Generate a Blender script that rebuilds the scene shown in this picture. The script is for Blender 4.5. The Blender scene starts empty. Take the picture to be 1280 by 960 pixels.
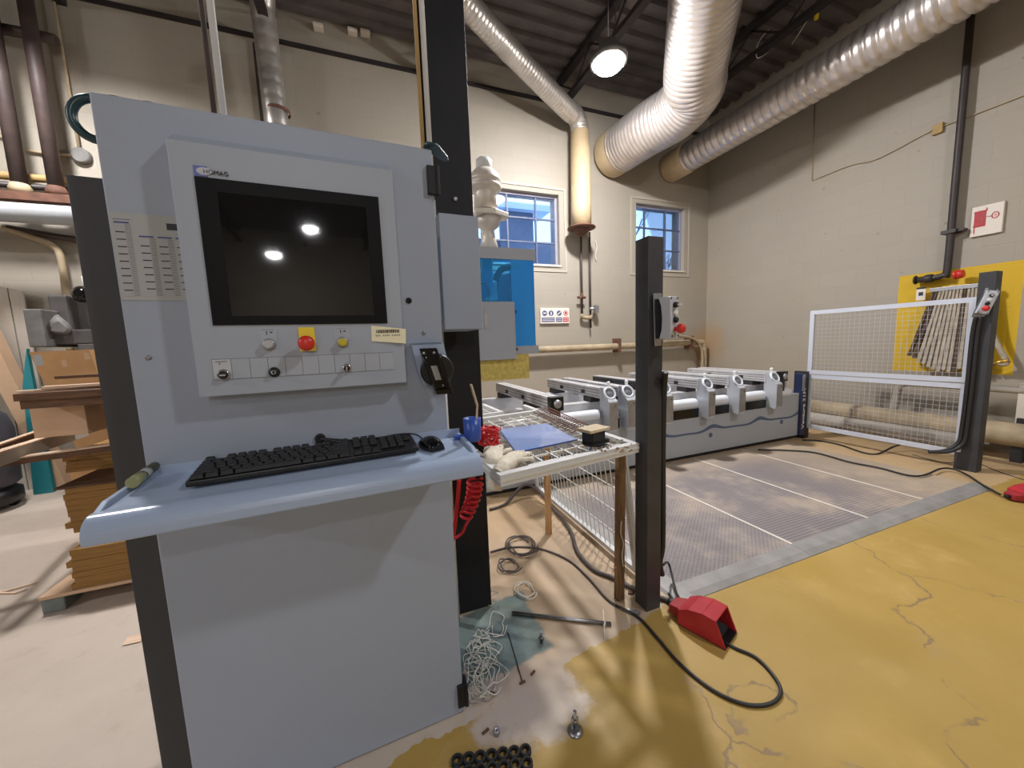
import bpy, bmesh, math, random
from mathutils import Vector as V, Matrix as M
random.seed(7)
PI = math.pi
SC = bpy.context.scene
COL = SC.collection

# ------------------------------------------------------------------ camera
FOC, YAW, PIT, ROL, EYE = 455.24, 0.36025, -0.11086, -0.03701, 1.3
W_ = V((math.sin(YAW)*math.cos(PIT), math.cos(YAW)*math.cos(PIT), math.sin(PIT)))
_r = V((math.cos(YAW), -math.sin(YAW), 0)); _u = _r.cross(W_)
R_ = _r*math.cos(ROL) + _u*math.sin(ROL)
U_ = -_r*math.sin(ROL) + _u*math.cos(ROL)
CAM = V((0, 0, EYE))
cd = bpy.data.cameras.new('camera'); cam = bpy.data.objects.new('camera', cd); COL.objects.link(cam)
cd.sensor_width = 36; cd.lens = 36*FOC/1280; cd.clip_start = .02; cd.clip_end = 200
cam.matrix_world = M(((R_.x, U_.x, -W_.x, CAM.x), (R_.y, U_.y, -W_.y, CAM.y), (R_.z, U_.z, -W_.z, CAM.z), (0, 0, 0, 1)))
SC.camera = cam

# ------------------------------------------------------------------ world, exposure, lamps
SC.view_settings.view_transform = 'Standard'; SC.view_settings.look = 'None'
SC.view_settings.exposure = 1.0; SC.view_settings.gamma = 1.0; SC.view_settings.use_curve_mapping = False
wd = bpy.data.worlds.new('sky'); SC.world = wd; wd.use_nodes = True
bgn = wd.node_tree.nodes['Background']; bgn.inputs[0].default_value = (.40, .66, 1.0, 1); bgn.inputs[1].default_value = 1.8
SC.cycles.max_bounces = 8; SC.cycles.sample_clamp_indirect = 6
# lamp positions and how bright each lens glows
LAMPS = [((2.52, 3.48, 4.15), 450), ((2.8, -.95, 4.1), 180), ((-2.5, 3.8, 4.33), 350), ((-1.48, -9.68, 3.9), 260), ((-.5, -8.54, 4.33), 260), ((-.6, -4.3, 4.33), 100), ((-6.2, -.6, 4.33), 340)]

# ------------------------------------------------------------------ rays through the calibrated view, met with real planes
def ray(x, y): return W_ + R_*((x-640)/FOC) - U_*((y-480)/FOC)
def at_z(x, y, z): d = ray(x, y); return CAM + d*((z-CAM.z)/d.z)
def at_x(x, y, X): d = ray(x, y); return CAM + d*(X/d.x)
def at_y(x, y, Y): d = ray(x, y); return CAM + d*(Y/d.y)

# ------------------------------------------------------------------ materials
def lin(c):
    return tuple(((v/255)/12.92 if v <= 10 else (((v/255)+.055)/1.055)**2.4) for v in c)
class NT:
    def __init__(s, nt): s.nt = nt
    def n(s, t, **kw):
        o = s.nt.nodes.new(t)
        for k, v in kw.items(): setattr(o, k, v)
        return o
    def put(s, sock, v):
        if v is None: return
        if hasattr(v, 'is_output'): s.nt.links.new(v, sock)
        elif isinstance(v, (tuple, list)): sock.default_value = tuple(v) if len(v) == len(sock.default_value) else tuple(v)+(1,)
        else: sock.default_value = v
    def m(s, op, a, b=None, c=None, clamp=False):
        o = s.n('ShaderNodeMath', operation=op, use_clamp=clamp)
        for i, v in enumerate((a, b, c)): s.put(o.inputs[i], v)
        return o.outputs[0]
    def mix(s, f, a, b, mode='MIX'):
        o = s.n('ShaderNodeMix', data_type='RGBA', blend_type=mode)
        s.put(o.inputs[0], f); s.put(o.inputs[6], a); s.put(o.inputs[7], b); return o.outputs[2]
    def noise(s, vec, scale, detail=4, rough=.55, dist=0):
        o = s.n('ShaderNodeTexNoise'); s.put(o.inputs['Vector'], vec)
        o.inputs['Scale'].default_value = scale; o.inputs['Detail'].default_value = detail
        o.inputs['Roughness'].default_value = rough; o.inputs['Distortion'].default_value = dist
        return o.outputs[0]
    def ss(s, x, a, b):   # smooth step from a to b
        o = s.n('ShaderNodeMapRange', interpolation_type='SMOOTHSTEP'); s.put(o.inputs[0], x)
        o.inputs[1].default_value = a; o.inputs[2].default_value = b
        return o.outputs[0]
    def pos(s):
        g = s.n('ShaderNodeNewGeometry'); x = s.n('ShaderNodeSeparateXYZ'); s.put(x.inputs[0], g.outputs['Position'])
        return g.outputs['Position'], x.outputs[0], x.outputs[1], x.outputs[2]
    def xyz(s, a, b, c=0.0):
        o = s.n('ShaderNodeCombineXYZ')
        for i, v in enumerate((a, b, c)): s.put(o.inputs[i], v)
        return o.outputs[0]
    def bump(s, h, strength, dist):
        o = s.n('ShaderNodeBump'); s.put(o.inputs['Height'], h); o.inputs['Strength'].default_value = strength
        o.inputs['Distance'].default_value = dist; return o.outputs[0]
MATS = {}
def new_mat(name):
    m = bpy.data.materials.new(name); m.use_nodes = True; MATS[name] = m
    b = m.node_tree.nodes['Principled BSDF']; return m, NT(m.node_tree), b
def mat(name, col, rough=.5, metal=0.0, var=0.0, vscale=8.0, bump=0.0, bscale=60.0, emit=0.0, spec=.5):
    m, t, b = new_mat(name); c = lin(col)
    b.inputs['Base Color'].default_value = (*c, 1); b.inputs['Roughness'].default_value = rough
    b.inputs['Metallic'].default_value = metal; b.inputs['Specular IOR Level'].default_value = spec
    tc = t.n('ShaderNodeTexCoord').outputs['Object']
    if var:
        f = t.noise(tc, vscale, 5); f = t.ss(f, .3, .7)
        t.put(b.inputs['Base Color'], t.mix(f, tuple(v*(1-var) for v in c), tuple(min(1, v*(1+var*.6)) for v in c)))
    if bump:
        t.put(b.inputs['Normal'], t.bump(t.noise(tc, bscale, 3), bump, .004))
    if emit:
        b.inputs['Emission Color'].default_value = (*c, 1); b.inputs['Emission Strength'].default_value = emit
    return m
def wood(name, c1, c2, rough=.65, scale=3.0, stretch=(1, 12, 12)):
    m, t, b = new_mat(name)
    tc = t.n('ShaderNodeTexCoord').outputs['Object']
    mp = t.n('ShaderNodeMapping'); t.put(mp.inputs[0], tc); mp.inputs['Scale'].default_value = stretch
    f = t.noise(mp.outputs[0], scale, 6, .6, .6)
    t.put(b.inputs['Base Color'], t.mix(t.ss(f, .3, .7), lin(c1), lin(c2))); b.inputs['Roughness'].default_value = rough
    return m
def clear(name, col, gloss=.08, opac=0.0, body=(200, 200, 200)):
    m, t, b = new_mat(name); nt = m.node_tree
    out = nt.nodes['Material Output']; nt.nodes.remove(b)
    tr = t.n('ShaderNodeBsdfTransparent'); tr.inputs[0].default_value = (*lin(col), 1)
    gl = t.n('ShaderNodeBsdfGlossy'); gl.inputs['Roughness'].default_value = .03
    fr = t.n('ShaderNodeFresnel'); fr.inputs[0].default_value = 1.45
    k = t.m('ADD', t.m('MULTIPLY', fr.outputs[0], .8), gloss, clamp=True)
    mx = t.n('ShaderNodeMixShader'); t.put(mx.inputs[0], k); t.put(mx.inputs[1], tr.outputs[0]); t.put(mx.inputs[2], gl.outputs[0])
    s = mx.outputs[0]
    if opac:
        df = t.n('ShaderNodeBsdfDiffuse'); df.inputs[0].default_value = (*lin(body), 1)
        m2 = t.n('ShaderNodeMixShader'); m2.inputs[0].default_value = opac; t.put(m2.inputs[1], s); t.put(m2.inputs[2], df.outputs[0]); s = m2.outputs[0]
    nt.links.new(s, out.inputs[0]); return m

mat('cabinet_paint', (154, 163, 178), .42, bump=.12, bscale=220)
mat('panel_paint', (158, 166, 178), .45, bump=.05, bscale=300)
mat('tray_paint', (158, 174, 198), .28)
mat('graphite', (58, 58, 60), .5, bump=.15, bscale=150)
mat('black_steel', (25, 25, 28), .55, var=.2, vscale=5, spec=.3)
mat('post_steel', (58, 58, 61), .5, var=.25, vscale=6)
mat('black_plastic', (17, 17, 18), .4)
mat('key_plastic', (19, 19, 20), .5)
mat('glossy_black', (14, 14, 15), .12)
mat('bezel', (14, 14, 15), .5, spec=.15)
mat('screen_glass', (22, 22, 23), .035)
mat('white_plastic', (226, 226, 224), .4)
mat('plate_grey', (186, 190, 196), .45)
mat('legend_grey', (164, 171, 181), .45)
mat('line_grey', (120, 124, 132), .6)
mat('label_paper', (168, 170, 168), .75)
mat('cream_label', (236, 230, 196), .7)
mat('ink_blue', (62, 74, 138), .6)
mat('ink_grey', (128, 130, 136), .7)
mat('ink_mid', (168, 168, 170), .7)
mat('ink_dark', (40, 42, 50), .6)
mat('logo_blue', (96, 108, 178), .5)
mat('yellow_plastic', (236, 206, 24), .4)
mat('red_plastic', (206, 48, 40), .35)
mat('button_yellow', (190, 174, 30), .3)
mat('button_grey', (176, 178, 180), .3)
mat('chrome', (205, 205, 208), .18, 1.0)
mat('steel', (150, 150, 152), .38, 1.0, var=.2, vscale=20)
mat('zinc', (176, 176, 178), .45, .85, var=.15, vscale=12)
mat('galvanised', (196, 190, 182), .38, .75, var=.18, vscale=4)
mat('flex_foil', (214, 206, 200), .34, .72, var=.12, vscale=5)
mat('valve_white', (200, 192, 180), .45, .15, var=.14, vscale=9)
mat('beige_pipe', (196, 174, 138), .5, .1, var=.12, vscale=4)
mat('aluminium', (206, 204, 204), .4, .35, var=.1, vscale=10)
mat('machine_grey', (164, 168, 172), .42)
mat('machine_white', (226, 230, 236), .4)
mat('machine_dark', (40, 38, 40), .6)
mat('hood_grey', (158, 162, 170), .5)
mat('navy', (34, 44, 76), .45)
mat('wave_blue', (82, 96, 120), .5)
mat('brush_yellow', (196, 176, 96), .9, var=.2, vscale=30)
mat('teal_plastic', (34, 62, 68), .3)
mat('blue_plastic', (52, 84, 170), .35)
mat('red_hose', (196, 26, 34), .4)
mat('red_paint', (150, 36, 42), .5, var=.2, vscale=14)
mat('red_pedal', (176, 36, 46), .42, var=.12, vscale=12)
mat('cable_black', (34, 32, 33), .5)
mat('cable_grey', (84, 76, 72), .55)
mat('cable_white', (206, 204, 192), .5)
mat('glove_cloth', (218, 208, 188), .95, var=.18, vscale=14, bump=.5, bscale=120)
wood('pine', (206, 164, 112), (158, 110, 66), stretch=(10, 10, 1))
wood('old_wood', (150, 116, 78), (96, 70, 46), stretch=(10, 10, 1))
wood('chipboard', (196, 148, 84), (168, 120, 62), scale=30, stretch=(1, 1, 1))
wood('board_edge', (158, 116, 56), (128, 92, 40), scale=5, stretch=(1, 1, 30))
wood('pale_wood', (230, 204, 178), (206, 172, 142), stretch=(3, 20, 20))
wood('shaded_brown_board', (108, 74, 48), (80, 54, 34), stretch=(3, 14, 14))  # brown darkened in the colour itself so plank fronts look in shadow
wood('plywood_top', (214, 196, 164), (190, 168, 132), stretch=(3, 14, 14))
mat('cardboard', (192, 150, 104), .85, var=.1, vscale=6)
mat('mdf_tan', (202, 168, 136), .8, var=.06, vscale=4)
mat('teal_board', (38, 134, 142), .6, var=.1, vscale=5)
mat('pale_sheet', (176, 168, 156), .7, var=.12, vscale=3)
mat('drum_grey', (66, 64, 70), .5, var=.2, vscale=5)
mat('dust_grey', (112, 110, 106), .75, var=.3, vscale=5)
mat('dark_machine', (84, 80, 78), .6, var=.3, vscale=4)
mat('duct_white', (164, 167, 168), .5, var=.08, vscale=3)
mat('rust', (104, 70, 54), .8, var=.35, vscale=12)
mat('brown_pipe', (70, 56, 52), .55, var=.25, vscale=8)
mat('yellow_pipe', (172, 142, 86), .6, var=.15, vscale=6)
mat('pipe_tan', (176, 158, 128), .65, var=.2, vscale=5)
mat('pipe_black', (52, 44, 42), .5, var=.2, vscale=8)
mat('hose_canvas', (176, 164, 146), .9, var=.22, vscale=16, bump=.4, bscale=90)
mat('hose_dark', (92, 74, 62), .9, var=.3, vscale=12)
mat('brass', (186, 150, 70), .35, .8)
mat('fence_grey', (196, 200, 210), .4)
mat('wire_grey', (190, 192, 196), .45, .2)
mat('wire_white', (222, 222, 216), .4, .2)
mat('frame_white', (206, 206, 204), .45)
mat('sign_white', (226, 218, 206), .6)
mat('sign_red', (186, 52, 62), .6)
mat('sign_blue', (70, 84, 132), .6)
mat('trim_cream', (216, 208, 194), .6)
mat('wall_trim', (176, 168, 154), .6)
mat('window_frame', (150, 148, 162), .5)
mat('muntin', (88, 96, 122), .5)
mat('rubber', (28, 28, 30), .75)
mat('ramp_grey', (150, 147, 143), .55, .25, var=.15, vscale=8)
mat('debris', (140, 114, 88), .9, var=.4, vscale=30)
mat('concrete_block', (120, 128, 124), .85, var=.2, vscale=14)
mat('lamp_housing', (120, 118, 116), .4, .6)
for i, (p, e) in enumerate(LAMPS): mat('lamp_lens_%d' % i, (250, 248, 250), .5, emit=e)
mat('steel_joist', (40, 35, 36), .7, var=.2, vscale=4)
mat('marker_green', (64, 70, 44), .35)
mat('marker_cap', (150, 152, 108), .35)
mat('grating', (150, 148, 140), .6, .4)
mat('outside_wall', (120, 122, 136), .8, var=.1, vscale=2)
mat('bark', (96, 100, 116), .9)
mat('snow', (214, 222, 236), .8)
clear('window_glass', (236, 240, 250), .03)
clear('cyan_acrylic', (110, 206, 255), .03, .55, (76, 184, 252))
clear('cyan_clear', (150, 222, 255), .04, .22, (90, 190, 250))
clear('blue_acrylic', (176, 204, 250), .20, .40, (186, 206, 246))
mat('sheet_edge', (40, 70, 150), .3)
mat('cap_grey', (188, 192, 198), .38, .25)

# ------------------------------------------------------------------ mesh builder
class MB:
    def __init__(s): s.bm = bmesh.new()
    def hexa(s, p):
        v = [s.bm.verts.new(q) for q in p]
        for f in ((0, 3, 2, 1), (4, 5, 6, 7), (0, 1, 5, 4), (1, 2, 6, 5), (2, 3, 7, 6), (3, 0, 4, 7)): s.bm.faces.new([v[i] for i in f])
        return s
    def box(s, x0, x1, y0, y1, z0, z1, rot=None, piv=None):
        p = [V((x, y, z)) for z in (z0, z1) for x, y in ((x0, y0), (x1, y0), (x1, y1), (x0, y1))]
        if rot is not None:
            c = V(piv) if piv is not None else V(((x0+x1)/2, (y0+y1)/2, (z0+z1)/2))
            p = [c + rot @ (q-c) for q in p]
        return s.hexa(p)
    def beam(s, a, b, w, h, up=(0, 0, 1)):   # square bar from a to b
        a, b = V(a), V(b); d = (b-a).normalized(); u = V(up)
        if abs(d.dot(u)) > .98: u = V((0, 1, 0))
        x = d.cross(u).normalized(); y = x.cross(d).normalized()
        p = [q + x*(i*w/2) + y*(j*h/2) for q in (a, b) for i, j in ((-1, -1), (1, -1), (1, 1), (-1, 1))]
        return s.hexa(p)
    def prism(s, pts, d):   # closed outline pushed along vector d
        d = V(d); a = [s.bm.verts.new(V(p)) for p in pts]; b = [s.bm.verts.new(V(p)+d) for p in pts]; n = len(a)
        s.bm.faces.new(a[::-1]); s.bm.faces.new(b)
        for i in range(n): s.bm.faces.new((a[i], a[(i+1) % n], b[(i+1) % n], b[i]))
        return s
    def rings(s, rs, caps=True, closed=False, smooth=True):
        vs = [[s.bm.verts.new(q) for q in r] for r in rs]; n = len(vs[0])
        m = len(vs)
        for i in range(m if closed else m-1):
            A, B = vs[i], vs[(i+1) % m]
            for k in range(n):
                f = s.bm.faces.new((A[k], A[(k+1) % n], B[(k+1) % n], B[k])); f.smooth = smooth
        if caps and not closed:
            s.bm.faces.new(vs[0][::-1]); s.bm.faces.new(vs[-1])
        return s
    def tube(s, pts, r, n=8, caps=True, closed=False):
        pts = [V(p) for p in pts]; m = len(pts)
        rr = r if isinstance(r, (list, tuple)) else [r]*m
        T = []
        for i in range(m):
            a = pts[(i-1) % m] if (closed or i > 0) else pts[i]; b = pts[(i+1) % m] if (closed or i < m-1) else pts[i]
            t = (b-a); T.append(t.normalized() if t.length > 1e-9 else (T[-1] if T else V((0, 0, 1))))
        u = V((0, 0, 1)) if abs(T[0].z) < .9 else V((1, 0, 0))
        x = (u - T[0]*u.dot(T[0])).normalized(); out = []
        for i in range(m):
            x = x - T[i]*x.dot(T[i])
            x = x.normalized() if x.length > 1e-6 else T[i].orthogonal().normalized()
            y = T[i].cross(x)
            out.append([pts[i] + (x*math.cos(2*PI*k/n) + y*math.sin(2*PI*k/n))*rr[i] for k in range(n)])
        return s.rings(out, caps, closed)
    def cyl(s, a, b, r, r2=None, n=20):
        a, b = V(a), V(b); d = (b-a).normalized(); x = d.orthogonal().normalized(); y = d.cross(x)
        r2 = r if r2 is None else r2
        return s.rings([[p + (x*math.cos(2*PI*k/n)+y*math.sin(2*PI*k/n))*q for k in range(n)] for p, q in ((a, r), (b, r2))])
    def lathe(s, prof, o=(0, 0, 0), ax=(0, 0, 1), n=24, caps=True):   # prof = [(radius, height)]
        o = V(o); d = V(ax).normalized(); x = d.orthogonal().normalized(); y = d.cross(x)
        return s.rings([[o + d*h + (x*math.cos(2*PI*k/n)+y*math.sin(2*PI*k/n))*max(r, 1e-4) for k in range(n)] for r, h in prof], caps)
    def sph(s, c, r, sc=(1, 1, 1), n=14):
        c = V(c)
        return s.rings([[c + V((math.cos(2*PI*k/n)*math.sin(a)*r*sc[0], math.sin(2*PI*k/n)*math.sin(a)*r*sc[1], -math.cos(a)*r*sc[2])) for k in range(n)]
                        for a in [max(.02, min(PI-.02, PI*i/8)) for i in range(9)]])
    def quad(s, p):
        s.bm.faces.new([s.bm.verts.new(V(q)) for q in p]); return s
    def wires(s, o, u, v, nu, nv, r):   # wire grid: o corner, u and v full sides
        o, u, v = V(o), V(u), V(v)
        for i in range(nu+1): a = o+u*(i/nu); s.beam(a, a+v, r*2, r*2, u.cross(v))
        for j in range(nv+1): a = o+v*(j/nv); s.beam(a, a+u, r*2, r*2, u.cross(v))
        return s
    def frame(s, o, u, v, w, t):   # four bars w wide, t thick around the rectangle o,u,v
        o, u, v = V(o), V(u), V(v); nrm = u.cross(v).normalized(); uu, vv = u.normalized(), v.normalized()
        s.beam(o+vv*w/2, o+u+vv*w/2, w, t, nrm); s.beam(o+v-vv*w/2, o+u+v-vv*w/2, w, t, nrm)
        s.beam(o+uu*w/2+vv*w, o+v+uu*w/2-vv*w, w, t, nrm); s.beam(o+u-uu*w/2+vv*w, o+u+v-uu*w/2-vv*w, w, t, nrm)
        return s
    def build(s, name, m, parent=None, loc=None, local=False, bevel=0.0, smooth=False, rz=0.0):
        bmesh.ops.recalc_face_normals(s.bm, faces=s.bm.faces[:])
        if smooth:
            for f in s.bm.faces: f.smooth = True
        me = bpy.data.meshes.new(name); s.bm.to_mesh(me); s.bm.free()
        o = bpy.data.objects.new(name, me); COL.objects.link(o)
        for q in (m if isinstance(m, (list, tuple)) else [m]): me.materials.append(MATS[q])
        if parent is not None:
            o.parent = parent
            if not local:
                me.transform(M.Translation(-ORG[parent.name]))
            ORG[o.name] = ORG[parent.name]
        else:
            if loc is None and not local:
                vs = [v.co for v in me.vertices]
                lo = [min(v[i] for v in vs) for i in range(3)]; hi = [max(v[i] for v in vs) for i in range(3)]
                loc = V(((lo[0]+hi[0])/2, (lo[1]+hi[1])/2, lo[2]))
            loc = V(loc) if loc is not None else V((0, 0, 0))
            if not local: me.transform(M.Translation(-loc))
            o.location = loc; o.rotation_euler.z = rz; ORG[o.name] = loc
        if bevel:
            b = o.modifiers.new('bevel', 'BEVEL'); b.width = bevel; b.segments = 2; b.limit_method = 'ANGLE'; b.angle_limit = math.radians(40)
        return o
ORG = {}
def merge(objs):   # printed marks become part of the sheet they are printed on
    a = objs[0]; bm = bmesh.new(); ms = []
    for o in objs:
        n0 = len(bm.faces); bm.from_mesh(o.data); bm.faces.ensure_lookup_table()
        if o.data.materials[0] not in ms: ms.append(o.data.materials[0])
        for f in bm.faces[n0:]: f.material_index = ms.index(o.data.materials[0])
    a.data.materials.clear()
    for m in ms: a.data.materials.append(m)
    bm.to_mesh(a.data); bm.free()
    for o in objs[1:]: bpy.data.objects.remove(o)
    return a
def tag(o, label, cat, group=None, kind=None):
    o['label'] = label; o['category'] = cat
    if group: o['group'] = group
    if kind: o['kind'] = kind
    return o
def thing(name, label, cat, loc=(0, 0, 0), rz=0.0, group=None, kind=None):
    o = bpy.data.objects.new(name, None); COL.objects.link(o); o.location = loc; o.rotation_euler.z = rz
    o.empty_display_size = .05; ORG[o.name] = V(loc); return tag(o, label, cat, group, kind)
def struct(name, mb, m, **k):
    o = mb.build(name, m, **k); o['kind'] = 'structure'; return o
def smooth_path(pts, k=6, closed=False):
    pts = [V(p) for p in pts]; n = len(pts); out = []
    for i in range(n if closed else n-1):
        if closed: a, b, c, d = pts[i-1], pts[i], pts[(i+1) % n], pts[(i+2) % n]
        else: a, b, c, d = pts[max(i-1, 0)], pts[i], pts[i+1], pts[min(i+2, n-1)]
        for j in range(k):
            t = j/k
            out.append(.5*((2*b) + (c-a)*t + (2*a-5*b+4*c-d)*t*t + (3*b-a-3*c+d)*t**3))
    if not closed: out.append(pts[-1])
    return out
def floor_path(px, r, lift=0.0): return [at_z(x, y, r+lift) for x, y in px]
def cable(name, pts, r, m, label, cat='cable', k=6, n=8, group=None):
    return tag(MB().tube(smooth_path(pts, k), r, n).build(name, m), label, cat, group)
def text(name, s, size, m, parent, origin, xdir, ydir, width=None, depth=.0006, local=False, bold=0.0):
    cu = bpy.data.curves.new(name, 'FONT'); cu.body = s; cu.size = size; cu.extrude = depth; cu.offset = bold; cu.align_x = 'LEFT'
    tmp = bpy.data.objects.new(name+'_curve', cu); COL.objects.link(tmp)
    bpy.context.view_layer.update()
    me = bpy.data.meshes.new_from_object(tmp.evaluated_get(bpy.context.evaluated_depsgraph_get()))
    bpy.data.objects.remove(tmp); bpy.data.curves.remove(cu)
    x = V(xdir).normalized(); y = V(ydir).normalized(); z = x.cross(y)
    ws = max(v.co.x for v in me.vertices); sx = (width/ws) if width else 1
    me.transform(M(((x.x*sx, y.x, z.x, origin[0]), (x.y*sx, y.y, z.y, origin[1]), (x.z*sx, y.z, z.z, origin[2]), (0, 0, 0, 1))))
    if not local: me.transform(M.Translation(-ORG[parent.name]))
    me.name = name; o = bpy.data.objects.new(name, me); COL.objects.link(o); me.materials.clear(); me.materials.append(MATS[m])
    o.parent = parent; ORG[o.name] = ORG[parent.name]; return o

# ------------------------------------------------------------------ the room
YB, XR, XL, YF, ZC = 5.225, 5.95, -8.0, -12.0, 5.17
def wall_mat(name, axis, patch=None):
    m, t, b = new_mat(name); p, x, y, z = t.pos()
    h = x if axis == 'x' else y
    br = t.n('ShaderNodeTexBrick'); t.put(br.inputs['Vector'], t.xyz(h, z))
    br.inputs['Scale'].default_value = 1.0; br.inputs['Brick Width'].default_value = .42; br.inputs['Row Height'].default_value = .21
    br.inputs['Mortar Size'].default_value = .007; br.inputs['Mortar Smooth'].default_value = .6
    c = lin((164, 156, 142))
    br.inputs['Color1'].default_value = (*c, 1); br.inputs['Color2'].default_value = (*(v*.965 for v in c), 1); br.inputs['Mortar'].default_value = (*(v*.95 for v in c), 1)
    col = br.outputs[0]
    st = t.noise(p, .7, 5, .6)
    col = t.mix(t.m('MULTIPLY', t.ss(st, .5, .8), .35), col, lin((186, 166, 134)))
    sp = t.noise(p, 9, 3, .6)
    col = t.mix(t.m('MULTIPLY', t.ss(sp, .70, .74), .5), col, lin((120, 104, 88)))
    # sawdust settled along the bottom of the wall and in the corner
    dn = t.m('ADD', z, t.m('MULTIPLY', t.m('SUBTRACT', t.noise(p, 2.5, 4), .5), .35))
    low = t.ss(dn, 1.25, .85)
    col = t.mix(t.m('MULTIPLY', low, .05), col, lin((206, 172, 120)))
    dx = t.m('SUBTRACT', x, XR); dy = t.m('SUBTRACT', y, YB)
    rr = t.m('SQRT', t.m('ADD', t.m('ADD', t.m('MULTIPLY', dx, dx), t.m('MULTIPLY', dy, dy)), t.m('MULTIPLY', t.m('MULTIPLY', t.m('SUBTRACT', z, 1.15), t.m('SUBTRACT', z, 1.15)), 1.2)))
    rr = t.m('ADD', rr, t.m('MULTIPLY', t.m('SUBTRACT', t.noise(p, 3, 4), .5), .5))
    col = t.mix(t.m('MULTIPLY', t.ss(rr, .6, .1), .5), col, lin((176, 132, 66)))
    if patch:
        y0, y1, z0, z1 = patch
        f = t.m('MULTIPLY', t.m('MULTIPLY', t.m('GREATER_THAN', y, y0), t.m('LESS_THAN', y, y1)), t.m('MULTIPLY', t.m('GREATER_THAN', z, z0), t.m('LESS_THAN', z, z1)))
        col = t.mix(f, col, t.mix(.25, lin((226, 186, 30)), br.outputs[0], 'MULTIPLY'))
    t.put(b.inputs['Base Color'], col); b.inputs['Roughness'].default_value = .62
    hgt = t.m('ADD', t.m('MULTIPLY', br.outputs['Fac'], -1.0), t.m('MULTIPLY', t.noise(p, 40, 4), .35))
    t.put(b.inputs['Normal'], t.bump(hgt, .18, .006))
wall_mat('block_wall_back', 'x'); wall_mat('block_wall_side', 'y', (1.612, 2.518, .80, 1.925)); wall_mat('block_wall_plain', 'y')

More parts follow.
